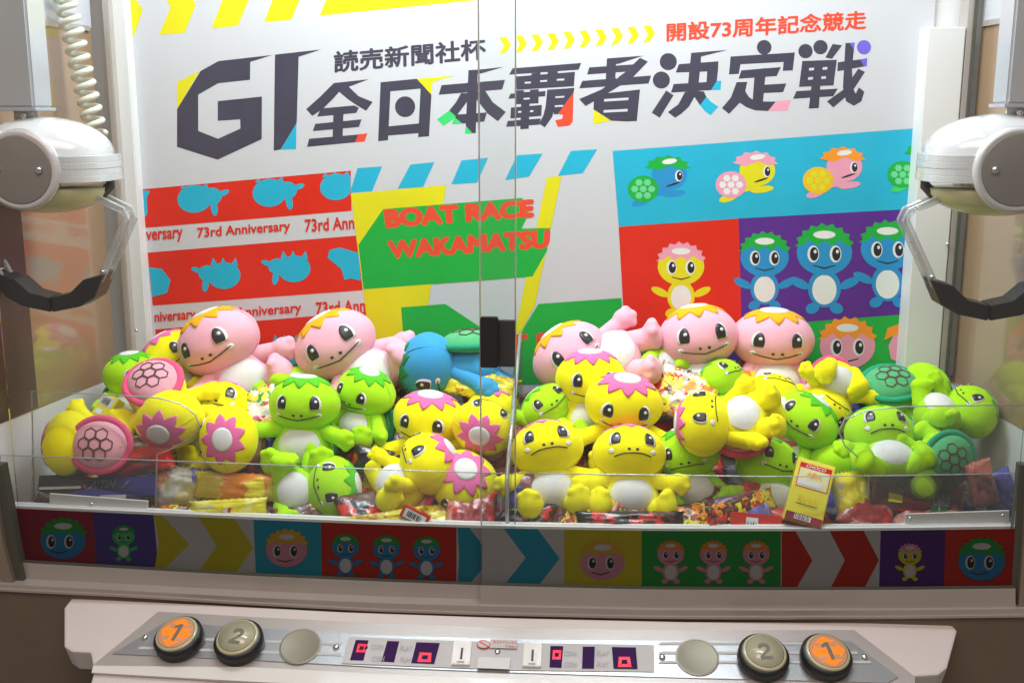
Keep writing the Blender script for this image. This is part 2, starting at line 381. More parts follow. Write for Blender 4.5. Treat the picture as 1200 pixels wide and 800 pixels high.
for d, x0, x1, Y, y0, y1 in ((dr, 563, 584, -0.018, 371, 430), (dl, 583, 604, 0.004, 375, 429)):
    a = uy(x0, y0, Y); b = uy(x1, y1, Y)
    box('door_pull', ((a.x + b.x) / 2, Y, (a.z + b.z) / 2), (b.x - a.x, 0.014, a.z - b.z), BLACK, d, 0.0015)

SHADED_INKS = {}  # ink copies for the door strips, darkened so their colour holds the shade
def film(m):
    if m.name not in SHADED_INKS:
        c = m.copy(); c.name = m.name.replace('ink', 'film'); SHADED_INKS[m.name] = c
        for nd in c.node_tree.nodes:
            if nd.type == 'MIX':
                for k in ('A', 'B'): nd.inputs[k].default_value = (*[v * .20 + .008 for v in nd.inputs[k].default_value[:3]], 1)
    return SHADED_INKS[m.name]
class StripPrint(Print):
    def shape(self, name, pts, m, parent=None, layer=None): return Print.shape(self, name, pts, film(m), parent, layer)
def strip_block(P, name, x0, x1, m, root, skew=0, pp=None):
    n = max(2, int((x1 - x0) / 25)); xs = [x0 + (x1 - x0) * i / n for i in range(n + 1)]
    return P.shape(name, [(x, strip_top(x)) for x in xs] + [(x + skew, strip_bot(x)) for x in reversed(xs)], m, pp)
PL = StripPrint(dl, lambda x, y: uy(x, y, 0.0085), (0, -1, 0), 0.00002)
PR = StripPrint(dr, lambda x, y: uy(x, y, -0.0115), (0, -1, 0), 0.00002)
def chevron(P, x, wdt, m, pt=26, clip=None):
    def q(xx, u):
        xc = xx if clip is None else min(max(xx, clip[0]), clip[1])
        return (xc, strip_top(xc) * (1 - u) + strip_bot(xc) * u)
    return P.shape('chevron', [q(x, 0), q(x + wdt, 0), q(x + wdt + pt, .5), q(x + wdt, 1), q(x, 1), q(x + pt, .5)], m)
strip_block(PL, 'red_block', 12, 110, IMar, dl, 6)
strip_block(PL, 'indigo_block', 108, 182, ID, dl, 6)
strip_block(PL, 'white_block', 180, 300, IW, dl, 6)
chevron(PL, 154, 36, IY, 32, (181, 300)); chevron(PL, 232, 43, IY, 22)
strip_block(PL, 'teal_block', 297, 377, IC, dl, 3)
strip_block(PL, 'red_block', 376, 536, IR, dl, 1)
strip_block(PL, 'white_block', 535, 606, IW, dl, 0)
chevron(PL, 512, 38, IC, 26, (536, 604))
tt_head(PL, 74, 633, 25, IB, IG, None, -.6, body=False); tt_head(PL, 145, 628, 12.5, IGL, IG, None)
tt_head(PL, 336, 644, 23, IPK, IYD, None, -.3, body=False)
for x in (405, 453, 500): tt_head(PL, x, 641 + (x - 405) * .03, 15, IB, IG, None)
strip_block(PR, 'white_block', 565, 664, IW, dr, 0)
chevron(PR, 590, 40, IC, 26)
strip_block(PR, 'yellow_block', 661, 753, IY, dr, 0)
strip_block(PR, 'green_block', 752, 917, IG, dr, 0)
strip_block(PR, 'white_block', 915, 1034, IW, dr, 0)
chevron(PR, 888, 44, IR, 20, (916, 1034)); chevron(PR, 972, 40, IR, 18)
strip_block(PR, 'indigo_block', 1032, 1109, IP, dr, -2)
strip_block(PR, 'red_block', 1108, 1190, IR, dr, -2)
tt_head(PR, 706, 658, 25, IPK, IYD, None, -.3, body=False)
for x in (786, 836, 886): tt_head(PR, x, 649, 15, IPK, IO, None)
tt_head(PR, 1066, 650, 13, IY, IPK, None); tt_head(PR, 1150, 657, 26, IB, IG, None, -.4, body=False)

# ================================================================== POSTER
YP = YB - 0.004
po = thing('poster', 'large boat race poster with big Japanese title on the back wall', 'poster', (0.0, YP, 1.0))
slab('paper_sheet', [uy(x, y, YP + 0.0021) for x, y in ((144, -40), (1099, -40), (1092, 60), (1055, 470), (184, 470), (158, 200))], (0, -1, 0), 0.002, PAPER, po)
P = Print(po, lambda x, y: uy(x, y, YP), (0, -1, 0), 0.00001)
for pg in ([(583, -60), (620, -60), (635, 0), (670, 45), (625, 178), (600, 178)], [(765, -30), (890, -30), (918, 25), (865, 155), (745, 165), (800, 35)], [(1060, -40), (1183, -40), (1115, 122), (990, 135)]):
    P.shape('yellow_stripe', conv(pg, 0, 0, 4), IY)
P.shape('yellow_stripe', conv([(93, -40), (222, -40), (165, 95), (38, 105)], 300, 0, 4), IY)
P.shape('yellow_bar', conv([(345, -40), (1200, -60), (1200, -10), (1035, 2), (298, 75)], 300, 0, 4), IY)
for k in range(10):
    x = 585 + 18.75 * k; y = 44 - 1.5 * k
    P.shape('chevron', [(x, y), (x + 8.5, y - .5), (x + 14, y + 9), (x + 7.5, y + 18.5), (x, y + 20), (x + 5.5, y + 10)], IY)
for q in ([(419, 197), (448, 195), (436, 224), (410, 226)], [(481, 193), (509, 190), (496, 219), (466, 221)], [(541, 188), (572, 185), (559, 214), (529, 216)], [(606, 182), (636, 180), (620, 207), (592, 211)], [(669, 177), (700, 175), (683, 203), (654, 206)]):
    P.shape('cyan_stripe', q, IC)
# left red panels
P.shape('red_panel', [(165, 222), (411, 200), (412, 247), (170, 267)], IR)
P.shape('red_panel', [(173, 296), (418, 276), (425, 340), (179, 358)], IR)
P.shape('red_panel', [(182, 386), (429, 365), (436, 440), (188, 460)], IR)
def blob(cx, cy, s, flip=1, cl=None):
    def c(pts):
        if cl: pts = [(min(max(x, cl[0]), cl[1]), min(max(y, cl[2] - (x - 165) * .09), cl[3] - (x - 165) * .085)) for x, y in pts]
        return pts
    b = P.shape('turtle_silhouette', c(ell(cx, cy, s, s * .82, -6)), IC)
    P.shape('silhouette_shell', c(ell(cx - flip * s * 1.05, cy - s * .15, s * .55, s * .5)), IC, b)
    P.shape('silhouette_flipper', c(ell(cx - flip * s * 1.15, cy + s * .5, s * .2, s * .5, flip * 8)), IC, b)
    P.shape('silhouette_tail', c(ell(cx - flip * s * 1.7, cy - s * .35, s * .35, s * .16, flip * 20)), IC, b)
    for k in (-.6, 0, .6):
        P.shape('silhouette_leaf', c([(cx + k * s - s * .25, cy - s * .6), (cx + k * s + s * .1 * (1 if k > 0 else -1), cy - s * 1.12), (cx + k * s + s * .25, cy - s * .6)]), IC, b)
P.k = 40
blob(228, 233, 20, -1, (168, 410, 222, 268)); blob(316, 226, 20, -1, (168, 410, 222, 268)); blob(394, 219, 19, -1, (168, 411, 222, 268))
P.shape('turtle_silhouette', [(168, 223), (176, 224), (172, 232), (173, 250), (169, 256)], IC)
blob(263, 323, 19, 1); blob(345, 315, 19, 1); P.shape('turtle_silhouette', [(175, 313), (190, 315), (200, 328), (196, 343), (179, 348)], IC)
P.shape('turtle_silhouette', [(386, 293), (398, 290), (420, 296), (423, 329), (411, 326), (404, 328), (400, 315), (384, 302)], IC)
blob(335, 412, 18, -1)
def anniv(x0, x1, y0, y1, s): P.text('lettering', s, [(x0, y0), (x1, y1), (x1 + .5, y1 + 15), (x0 + .5, y0 + 15)], IR, 0.024)
def row(dx, y):
    def yy(x): return y - (x - 230) * .078
    anniv(171 + dx, 214 + dx, yy(171), yy(214), 'versary')
    anniv(231 + dx, 340 + dx, yy(231), yy(340), '73rd Anniversary')
row(0, 267); anniv(357, 415, 257, 253, '73rd Ann')
anniv(181, 229, 366, 362, 'niversary'); anniv(243, 353, 363, 354, '73rd Anniversary'); anniv(370, 428, 354, 350, '73rd Ann')
P.k = 40
# centre emblem
P.shape('yellow_block', [(411, 227), (523, 217), (497, 390), (478, 460), (441, 460)], IY)
P.shape('yellow_slash', [(641, 207.5), (658, 206.5), (627, 357), (607, 395), (604, 385)], IY)
P.shape('green_block', [(449, 245), (612, 232), (620, 250), (611, 268), (645, 267), (641, 294), (624, 324), (426, 339), (420, 287)], IG)
P.shape('green_block', [(470, 360), (522, 356), (561, 382), (580, 400), (580, 450), (477, 450)], IG)
P.shape('green_block', [(631, 356), (728, 349), (732, 383), (740, 450), (600, 450), (607, 395)], IG)
P.text('lettering', 'BOAT RACE', [(449, 245), (626, 233), (626, 255), (452, 268)], IRL, 0.07)
P.text('lettering', 'WAKAMATSU', [(453, 282), (645, 268), (644, 291), (456, 304)], IRL, 0.07)
P.text('lettering', 'BOAT RACE', [(506, 398), (733, 383), (733, 408), (508, 423)], IRL, 0.07)
P.k = 40
# right panels
P.shape('cyan_panel', [(718, 177), (1080, 150), (1074, 244.5), (725, 265)], IC)
P.shape('red_panel', [(725, 266), (865.5, 256), (869, 384), (732, 390)], IR)
P.shape('purple_panel', [(865.5, 256), (1074, 244.5), (1064, 368), (869, 383)], IP)
P.shape('indigo_panel', [(732, 390), (869, 383), (947, 377), (944, 450), (738, 450)], ID)
P.shape('green_panel', [(947, 377), (1064, 368), (1056, 460), (944, 460)], IG)
def swimmer(cx, cy, s, skin, cap, shell, hexc, cut=None):
    def c(pts): return pts if cut is None else [(min(x, cut), y) for x, y in pts]
    b = P.shape('printed_body', c(ell(cx - s * .3, cy + s * .75, s * .9, s * .35, -14)), skin)
    P.shape('printed_leg', c(ell(cx - s * 1.3, cy + s * 1.45, s * .5, s * .2, -18)), skin, b)
    P.shape('printed_leg', c(ell(cx + s * .5, cy + s * 1.0, s * .62, s * .18, -8)), skin, b)
    P.shape('printed_head', c(ell(cx + s * .25, cy, s * .95, s * .82)), skin, b)
    P.shape('printed_shell', c(ell(cx - s * 1.15, cy + s * .75, s * .82, s * .72)), shell, b)
    for k in range(7):
        hx, hy = (0, 0) if k == 6 else (math.cos(k * math.pi / 3) * s * .45, math.sin(k * math.pi / 3) * s * .40)
        P.shape('shell_plate', c(ell(cx - s * 1.15 + hx, cy + s * .75 + hy, s * .2, s * .19, 0, 6)), hexc, b)
    st = []
    for k in range(13):
        t = math.pi * (1.02 + .98 * k / 12.0); q = 1.0 if k % 2 else 1.18
        st.append((cx + s * .15 + s * 1.05 * q * math.cos(t), cy - s * .35 + s * .6 * q * math.sin(t)))
    P.shape('printed_cap', c(st + [(cx + s * .8, cy - s * .3), (cx + s * .3, cy - s * .5), (cx - s * .3, cy - s * .25)]), cap, b)
    P.shape('printed_disc', c(ell(cx + s * .25, cy - s * .72, s * .4, s * .14, -8)), IW, b)
    if cut is None:
        P.shape('printed_eye_white', ell(cx + s * .75, cy + .05 * s, s * .2, s * .3), IW, b)
        P.shape('printed_eye', ell(cx + s * .79, cy + .05 * s, s * .15, s * .25), IBK, b)
        P.shape('printed_glint', ell(cx + s * .82, cy - .04 * s, s * .05, s * .06), IW, b)
        P.shape('printed_mouth', ell(cx + s * .45, cy + s * .5, s * .4, s * .05, -18), IBK, b)
K0 = P.k
swimmer(779, 205, 22, IB, IG, IG, IGP); swimmer(882, 200, 22, IY, IPK, IPK, IW); swimmer(984, 195, 22, IPK, IO, IYD, IY); swimmer(1083, 188, 22, IGL, IG, IG, IGP, 1076)
P.k = K0; tt_head(P, 798, 312, 26, IY, IPK, po); tt_head(P, 896, 301, 27, IB, IG, po); tt_head(P, 966, 296, 31, IB, IG, po); tt_head(P, 1040, 291, 30, IB, IG, po)
tt_head(P, 993, 405, 31, IPK, IO, po)
P.shape('printed_head', [(1062, 382), (1048, 390), (1041, 405), (1044, 420), (1060, 428)], IPK); P.shape('printed_cap', [(1063, 376), (1040, 384), (1036, 398), (1050, 392), (1062, 398)], IO)
P.k = 20
P.text('lettering', '読売新聞社杯', [(391, 60.5), (569, 44.5), (570, 70), (391, 86)], INK, 0.028)
P.text('lettering', '開設73周年記念競走', [(781, 27), (1016, 12), (1015, 34.5), (781, 49.5)], IRL, 0.028)
# ---- title, cut from straight and curved strokes
TW = PAPER
a1 = lambda p: conv(p, 200, 50, 6.6667); a2 = lambda p: conv(p, 350, 80, 8); a3 = lambda p: conv(p, 500, 70, 8)
a4 = lambda p: conv(p, 590, 60, 8); a5 = lambda p: conv(p, 600, 0, 4); a6 = lambda p: conv(p, 740, 40, 8); a7 = lambda p: conv(p, 840, 35, 6.6667)
def letter(dark, colour=(), holes=()):
    P.k = 10
    o = P.multi('title_letter', dark, INK)
    if holes: P.multi('letter_counter', holes, TW, o)
    for pts, m in colour: P.shape('letter_accent', pts, m, o)
letter([a1([(50, 522), (235, 222), (375, 145), (795, 98), (622, 152), (620, 292), (372, 318), (215, 408), (215, 690), (370, 752), (545, 672), (543, 600), (368, 612), (368, 458), (713, 422), (711, 755), (367, 915), (50, 815)])],
       [(a1([(50, 310), (228, 222), (50, 520)]), IY)])
letter([a1([(815, 95), (1175, 55), (1000, 112), (985, 625), (860, 835), (805, 845)])], [(a1([(983, 628), (980, 833), (862, 836)]), IC)])
def rect(x0, y0, x1, y1, sk=0.0): 
    return [(x0, y0), (x1, y0 - sk), (x1 - 2, y1 - sk), (x0 - 2, y1)]
letter([a2([(70, 385), (200, 270), (330, 140), (655, 105), (470, 175), (560, 262), (695, 318), (632, 400), (540, 345), (460, 290), (380, 222), (330, 280), (235, 375), (185, 410), (128, 448)]),
        a2([(210, 378), (520, 350), (565, 372), (540, 420), (172, 455)]), a2([(155, 522), (590, 480), (565, 552), (133, 590)]), a2([(98, 662), (560, 622), (527, 695), (78, 738)]), a2([(325, 430), (420, 425), (412, 640), (318, 650)])],
       [(a2([(562, 620), (645, 610), (618, 688), (527, 695)]), IRL)])
letter([a2([(768, 133), (865, 125), (838, 675), (745, 685)]), a2([(768, 133), (1108, 100), (1200, 210), (1145, 192), (862, 217), (765, 220)]), a2([(1145, 140), (1245, 250), (1222, 638), (1120, 647)]),
        a2([(845, 545), (1130, 518), (1130, 608), (840, 632)]), a2(ell(998, 362, 95, 97))],
       [(a2([(1108, 100), (1470, 70), (1255, 128), (1245, 250)]), IY)])
letter([a3([(392, 100), (478, 95), (460, 690), (430, 690), (366, 622)]), a3([(470, 96), (720, 70), (478, 140)]), a3([(140, 240), (735, 190), (708, 280), (112, 330)]),
        a3([(322, 315), (430, 315), (375, 400), (290, 515), (262, 540), (213, 476), (275, 400)]), a3([(470, 300), (548, 290), (620, 400), (742, 492), (668, 578), (570, 505), (470, 375)]), a3([(285, 515), (565, 495), (540, 580), (335, 600), (262, 540)])],
       [(a3([(210, 478), (275, 535), (255, 555), (158, 622), (97, 560)]), IGL), (a3([(262, 542), (335, 600), (235, 607)]), IGL), (a3([(365, 625), (430, 692), (357, 695)]), IGL)])
letter([a4([(85, 163), (730, 112), (705, 175), (52, 222)]), a4([(110, 240), (670, 195), (660, 330), (105, 365)]), a4([(262, 210), (348, 200), (345, 240), (262, 250)]), a4([(415, 195), (510, 190), (510, 225), (415, 230)]),
        a4([(68, 400), (395, 375), (390, 425), (45, 447)]), a4([(110, 370), (330, 358), (328, 490), (112, 500)]), a4([(70, 530), (360, 505), (355, 608), (65, 632)]), a4([(40, 655), (350, 632), (335, 690), (25, 710)]),
        a4([(165, 490), (245, 485), (237, 728), (157, 733)]), a4([(410, 362), (487, 358), (480, 540), (455, 620), (388, 716), (335, 680), (375, 600), (395, 520)]), a4([(485, 358), (665, 345), (657, 395), (515, 592), (470, 592)])],
       [(a4([(657, 390), (650, 660), (620, 698), (510, 712), (483, 648), (550, 637), (558, 598), (512, 588)]), IRL)],
       [a4(rect(200, 290, 258, 306, 3)), a4(rect(345, 275, 410, 291, 4)), a4(rect(502, 262, 571, 279, 4)), a4(rect(192, 368, 250, 384, 3)), a4(rect(190, 440, 247, 456, 3)),
        a4(rect(138, 563, 168, 580, 2)), a4(rect(250, 556, 281, 573, 2)), a4(rect(488, 425, 571, 441, 5)), a4(rect(482, 510, 560, 526, 5))])
letter([a5([(445, 275), (615, 262), (500, 300), (445, 305)]), a5([(445, 275), (488, 290), (483, 400), (438, 400)]), a5([(600, 272), (637, 290), (560, 370), (420, 455), (345, 498), (315, 465), (420, 420), (530, 340)]),
        a5([(362, 317), (580, 302), (560, 335), (352, 350)]), a5([(330, 380), (652, 355), (640, 392), (315, 415)]), a5([(385, 445), (600, 420), (585, 568), (535, 570), (465, 566), (382, 513)])],
       [(a5([(382, 515), (465, 568), (380, 582)]), IY)], [a5(rect(433, 465, 547, 477, 7)), a5(rect(430, 517, 543, 529, 6)), a5([(485, 348), (518, 344), (490, 372)])])
letter([a6(ell(345, 260, 80, 80)), a6(ell(280, 432, 80, 80)), a6([(325, 530), (395, 575), (265, 785), (190, 738)]), a6([(560, 178), (655, 170), (650, 265), (630, 460), (530, 470)]), a6([(560, 178), (900, 150), (655, 212)]),
        a6([(445, 283), (815, 257), (812, 348), (415, 362)]), a6([(710, 335), (812, 330), (800, 445), (750, 525), (700, 530)]), a6([(395, 470), (720, 450), (745, 525), (370, 550)]),
        a6([(500, 545), (592, 530), (590, 590), (540, 680), (470, 745), (410, 785), (340, 732), (440, 660)]), a6([(585, 530), (680, 540), (702, 590), (642, 668), (590, 590)])],
       [(a6([(702, 590), (750, 640), (815, 682), (742, 760), (690, 725), (642, 668)]), IC), (a6([(800, 440), (842, 438), (835, 525), (747, 525)]), IC)])
letter([a7(ell(370, 138, 57, 57)), a7([(108, 210), (610, 178), (593, 318), (515, 322), (522, 252), (185, 270), (172, 345), (95, 350)]), a7([(192, 318), (500, 292), (468, 362), (170, 383)]), a7([(298, 310), (385, 300), (360, 570), (278, 580)]),
        a7([(370, 430), (543, 420), (518, 488), (365, 495)]), a7([(155, 410), (238, 408), (222, 480), (250, 525), (300, 560), (460, 562), (400, 635), (300, 630), (230, 605), (180, 570), (95, 658), (40, 612), (110, 530)])],
       [(a7([(465, 558), (580, 550), (552, 632), (405, 633)]), IPK)])
letter([a7(ell(693, 168, 56, 56)), a7(ell(810, 137, 56, 56)), a7([(905, 112), (980, 122), (900, 228), (848, 218)]), a7([(668, 245), (938, 235), (912, 435), (642, 447)]), a7([(740, 430), (810, 430), (797, 612), (718, 617)]),
        a7([(622, 480), (945, 460), (910, 520), (595, 540)]), a7([(945, 255), (1120, 232), (1150, 288), (942, 325)]), a7([(1005, 105), (1036, 103), (1072, 155), (1055, 300), (1065, 460), (1085, 500), (1110, 450), (1152, 485), (1130, 560), (1070, 595), (1010, 560), (985, 450)]),
        a7([(1105, 305), (1158, 330), (1060, 480), (910, 608), (860, 560), (1000, 460)])],
       [(a7(ell(1150, 138, 55, 56)), IV), (a7([(1036, 103), (1078, 100), (1072, 155)]), IV), (a7([(1120, 232), (1175, 222), (1172, 285), (1150, 288)]), IV)],
       [a7(rect(722, 300, 760, 320, 3)), a7(rect(828, 294, 864, 314, 3)), a7(rect(714, 372, 752, 392, 3)), a7(rect(818, 366, 854, 386, 3))])

# ================================================================== CONTROL PANEL
tilt = R(27)
PN = Vector((0, -math.sin(tilt), math.cos(tilt)))
P0 = uy(600, 722, -0.036)
cp = thing('control_panel', 'sloping pinkish white control panel with buttons and red number displays', 'control panel', P0)
def ud(x, y, h=0.0): return upl(x, y, P0 + PN * h, PN)
deck = [(84, 700), (250, 708), (400, 716), (600, 723), (800, 727.5), (960, 728.5), (1110, 726), (1122, 738), (1110, 782), (1100, 790), (1070, 792), (1075, 830), (98, 830), (110, 786), (106, 764), (84, 763), (75, 757), (75, 712)]
slab('panel_deck', [ud(x, y) for x, y in deck], -PN, 0.05, DECK, cp, 0.004)
bez = mat('panel_bezel', (0.50, 0.46, 0.44), 0.35, metal=0.3)
slab('bezel', [ud(x, y, 0.0005) for x, y in ((186, 717), (300, 723.5), (450, 731), (600, 736), (800, 739), (1001, 738.5), (1072, 793), (1072, 815), (430, 815), (112, 786), (110, 779))], PN, 0.0022, bez, cp)
plate = [(194, 729), (300, 736), (450, 744.5), (600, 749), (800, 751), (996, 751), (1053, 793), (1040, 800), (800, 794), (600, 788), (450, 782), (300, 773.5), (132, 766)]
slab('metal_plate', [ud(x, y, 0.003) for x, y in plate], PN, 0.0015, mat('plate_grey', (0.42, 0.43, 0.44), 0.3, metal=0.6, var=0.06, vscale=10), cp)
slab('front_lip', [ud(x, y, 0.002) for x, y in ((110, 781), (300, 783), (450, 791), (600, 797), (800, 802), (1070, 802), (1070, 812), (600, 812), (300, 800), (108, 789))], PN, 0.004, OFFWHITE, cp)
PS = Print(cp, lambda x, y: ud(x, y, 0.0048), PN, 0.00012)
LG = ink('light_grey', (0.62, 0.62, 0.63)); GT = ink('faint_grey', (0.50, 0.50, 0.51))
for (y0, x0, x1) in ((745, 185, 400), (757, 165, 400), (752, 775, 985), (763, 775, 1005), (774, 775, 1020)):
    s = .035 if x0 < 500 else 0.0
    PS.shape('pinstripe', [(x0, y0), (x1, y0 + (x1 - x0) * s), (x1, y0 + 3 + (x1 - x0) * s), (x0 - 4, y0 + 3)], LG)
PS.shape('label_plate', [(409, 746), (600, 753), (766, 755.5), (767, 787), (600, 785), (400, 777)], LG)
def disp(q, dig, dq):
    a = PS.shape('display', q, mat('display_dark', (0.045, 0.012, 0.09), 0.6, spec=0.1))
    if dig:
        cx = sum(x for x, y in dq) / 4; cy = sum(y for x, y in dq) / 4
        LED = mat('lit_led', (1.0, 0.002, 0.03), 0.4, emit=1.0)
        b = PS.shape('lit_digit', dq, LED, a)
        inner = [(cx + (x - cx) * .45, cy + (y - cy) * .42) for x, y in dq]
        PS.shape('digit_hole', inner, mat('display_dark', (0, 0, 0)), a)
        if dig == 2:
            PS.shape('digit_gap', [(dq[1][0] - 1.2, cy - 2), (dq[1][0] + 1.6, cy - 2), (dq[2][0] + 2, cy + 1.5), (dq[2][0] - 1.5, cy + 1.5)], mat('display_dark', (0, 0, 0)), a)
disp([(417, 749.5), (432, 750), (426, 774), (410, 773.5)], 2, [(420, 754), (430, 754.5), (428, 764.5), (417, 764)])
disp([(454, 751), (468, 751.5), (462, 776), (447, 775)], 0, None)
disp([(488, 752.5), (515.5, 753.5), (509, 778), (482, 777)], 1, [(492, 764.5), (506, 765), (505, 776), (489, 775.5)])
disp([(645, 757), (660, 757.3), (658, 782.5), (644, 782)], 1, [(648, 762), (658, 762), (657, 773), (647, 773)])
disp([(683, 758), (697, 758), (696, 783.5), (682, 783.3)], 0, None)
disp([(717, 758.5), (745, 759), (747, 784), (719, 783.5)], 1, [(725, 770), (738, 770), (740, 782), (724, 782)])
for (x, y, s) in ((436, 755, 'COIN'), (437, 769, 'COIN'), (470, 757, 'PLAY'), (470, 770, 'PLAY'), (662, 763, 'COIN'), (662, 776, 'COIN'), (700, 763, 'PLAY'), (700, 776, 'PLAY')):
    PS.text('faint_word', s, [(x, y), (x + 14, y + .3), (x + 13, y + 6), (x - 1, y + 5.7)], GT, 0.0)
PS.shape('notice_label', [(575, 750), (607, 751), (606, 761), (574, 760)], LG)
PS.text('notice_text', '景品を不正に取る', [(578, 751.5), (606, 752.5), (606, 756), (578, 755)], IRL, 0.0)
PS.text('notice_text', '行為禁止', [(592, 757), (606, 757.5), (606, 760.5), (592, 760)], IRL, 0.0)
PS.multi('prohibition_ring', [ell(567, 756, 8, 5), ], IRL); PS.multi('prohibition_disc', [ell(567, 756, 7, 4.2)], LG)
PS.shape('prohibition_bar', [(561, 753), (562.5, 752.4), (573, 759), (571.5, 759.6)], IRL)
PS.shape('blank_label', [(561, 771), (598, 772), (597, 785.5), (559, 784)], IW)
MPLATE = Matrix((Vector((1, 0, 0)), PN.cross(Vector((1, 0, 0))), PN)).transposed()
def on_panel(name, me, x, y, h, parent, rot=None):
    o = link(name, me, parent); o.matrix_basis = Matrix.Translation(ud(x, y, h) - cp.location) @ (rot or MPLATE).to_4x4(); return o
scr = lathe('screw', [(0.0055, 0), (0.0055, 0.001), (0.0048, 0.0032), (0.0025, 0.0048)], CHROME, 16)
for x, y in ((170, 747), (394, 758), (583, 764), (776, 770), (1013, 770)): on_panel('screw', scr, x, y, 0.0045, cp)
disc = lathe('blank_disc', [(0.034, 0), (0.034, 0.0015), (0.0325, 0.0022), (0.031, 0.0018)], mat('disc_metal', (0.30, 0.28, 0.22), 0.45, metal=0.5), 40)
dring = lathe('disc_rim', [(0.0352, 0), (0.0352, 0.0018), (0.0345, 0.0022), (0.033, 0.0016)], ALU, 40)
for x, y in ((352, 757), (817, 770)):
    on_panel('blank_disc', disc, x, y, 0.0048, cp); on_panel('disc_rim', dring, x, y, 0.0044, cp)
for (x, y) in ((541, 765), (624, 767)):
    c = ud(x, y, 0.0045)
    for (nm, sx, sy, hh, m, dh) in (('coin_slot_plate', 0.030, 0.047, 0.006, OFFWHITE, 0), ('coin_slot_raise', 0.013, 0.034, 0.003, OFFWHITE, 0.0055), ('coin_slot', 0.0035, 0.021, 0.001, BLACK, 0.0088)):
        bm = bmesh.new(); bmesh.ops.create_cube(bm, size=1); bmesh.ops.scale(bm, vec=(sx, sy, hh), verts=bm.verts)
        if hh > 0.002: bmesh.ops.bevel(bm, geom=list(bm.edges), offset=0.0012, segments=2, affect='EDGES')
        me = bpy.data.meshes.new(nm); bm.to_mesh(me); bm.free(); me.materials.append(m); on_panel(nm, me, x, y, 0.0045 + dh + hh / 2, cp)
CREAM = mat('button_cream', (0.55, 0.52, 0.33), 0.25, coat=0.8); LIT = mat('lit_orange', (1.0, 0.22, 0.012), 0.4, emit=1.15)
LITD = mat('lit_dim_rose', (0.95, 0.42, 0.20), 0.4, emit=0.55)
GREYN = mat('button_number', (0.20, 0.19, 0.15), 0.4)
base_me = lathe('button_base', [(0.040, 0), (0.041, 0.004), (0.041, 0.017), (0.038, 0.021), (0.034, 0.0215)], BLACK, 40)
cap_me = lathe('button_cap', [(0.0355, 0.020), (0.0352, 0.0235), (0.033, 0.0252), (0.0315, 0.0254)], CREAM, 40)
face_me = lathe('button_face', [(0.0300, 0.0250), (0.0300, 0.0258)], mat('button_face', (0.50, 0.49, 0.34), 0.2, coat=1), 40)
ring_me = lathe('button_ring', [(0.0310, 0.0250), (0.0310, 0.0256)], GREYN, 40)
faceL_me = lathe('button_face', [(0.0300, 0.0250), (0.0300, 0.0258)], LITD, 40)
def flat(name, pts, z, m, parent):
    return link(name, mesh(name, [(x, y, z) for x, y in pts], [tuple(range(len(pts)))], m), parent)
for (x, y, lit, lean, lab) in ((212, 752, 1, -12, 'orange lit round button marked 1 at the left end'), (282, 756, 0, -8, 'unlit round button marked 2 beside the left orange button'), (893, 774, 0, 8, 'unlit round button marked 2 beside the right orange button'), (966, 774, 1, 12, 'orange lit round button marked 1 at the right end')):
    rt = MPLATE @ Matrix.Rotation(R(lean), 3, 'Z') @ Matrix.Rotation(R(lean * .5), 3, 'Y')
    b = on_panel('button', base_me, x, y, 0.0042, cp, rt); b['label'] = lab
    for me in (cap_me, ring_me): link(me.name, me, b)
    link('button_face', faceL_me if lit else face_me, b)
    s = 0.001
    if lit:
        flat('lit_arrow', [(s * q[0], s * q[1]) for q in ((0, 28), (17, 17), (7, 17), (7, -17), (17, -17), (0, -28), (-17, -17), (-7, -17), (-7, 17), (-17, 17))], 0.0262, LIT, b)
        flat('lit_arrow', [(s * q[0], s * q[1]) for q in ((-28, 0), (-17, 13), (-17, 7), (17, 7), (17, 13), (28, 0), (17, -13), (17, -7), (-17, -7), (-17, -13))], 0.0261, LIT, b)
        flat('button_number', [(s * q[0], s * q[1]) for q in ((-8, 12), (-1, 17), (6, 17), (6, -17), (-1, -17), (-1, 9), (-8, 6))], 0.0265, GREYN, b)
    else:
        flat('button_number', [(s * q[0], s * q[1]) for q in ((-10, 8), (-7, 14), (0, 16), (8, 13), (10, 7), (8, 1), (0, -5), (-3, -9), (10, -9), (10, -15), (-10, -15), (-10, -9), (0, -1), (4, 5), (3, 9), (0, 10), (-4, 8), (-5, 5))], 0.0265, GREYN, b)

# ================================================================== CLAWS
SHELLW = mat('claw_white', (0.60, 0.60, 0.61), 0.12, coat=1.0); DISCG = mat('claw_disc_grey', (0.30, 0.285, 0.265), 0.35, metal=0.3, var=0.06)
BOWL = mat('claw_bowl_cream', (0.62, 0.58, 0.34), 0.35, coat=0.4); TUBEW = mat('mast_grey', (0.60, 0.62, 0.65), 0.3, metal=0.5)
ARM = sheet_glass('clear_arm', (0.93, 0.93, 0.92), 0.18, 0.26)
def superell(name, a, b, z0, prof, m, seg=48, ex=2.6):
    vs = []; fs = []
    for (s, z) in prof:
        for k in range(seg):
            t = 2 * math.pi * k / seg; c, si = math.cos(t), math.sin(t)
            vs.append((a * s * math.copysign(abs(c) ** (2 / ex), c), b * s * math.copysign(abs(si) ** (2 / ex), si), z0 + z))
    n = len(prof)
    for i in range(n - 1):
        for k in range(seg): fs.append((i * seg + k, i * seg + (k + 1) % seg, (i + 1) * seg + (k + 1) % seg, (i + 1) * seg + k))
    fs.append(tuple(range(seg - 1, -1, -1))); fs.append(tuple(range((n - 1) * seg, n * seg)))
    return mesh(name, vs, fs, m, True)
def flatten(me):
    me.polygons.foreach_set('use_smooth', [False] * len(me.polygons)); return me
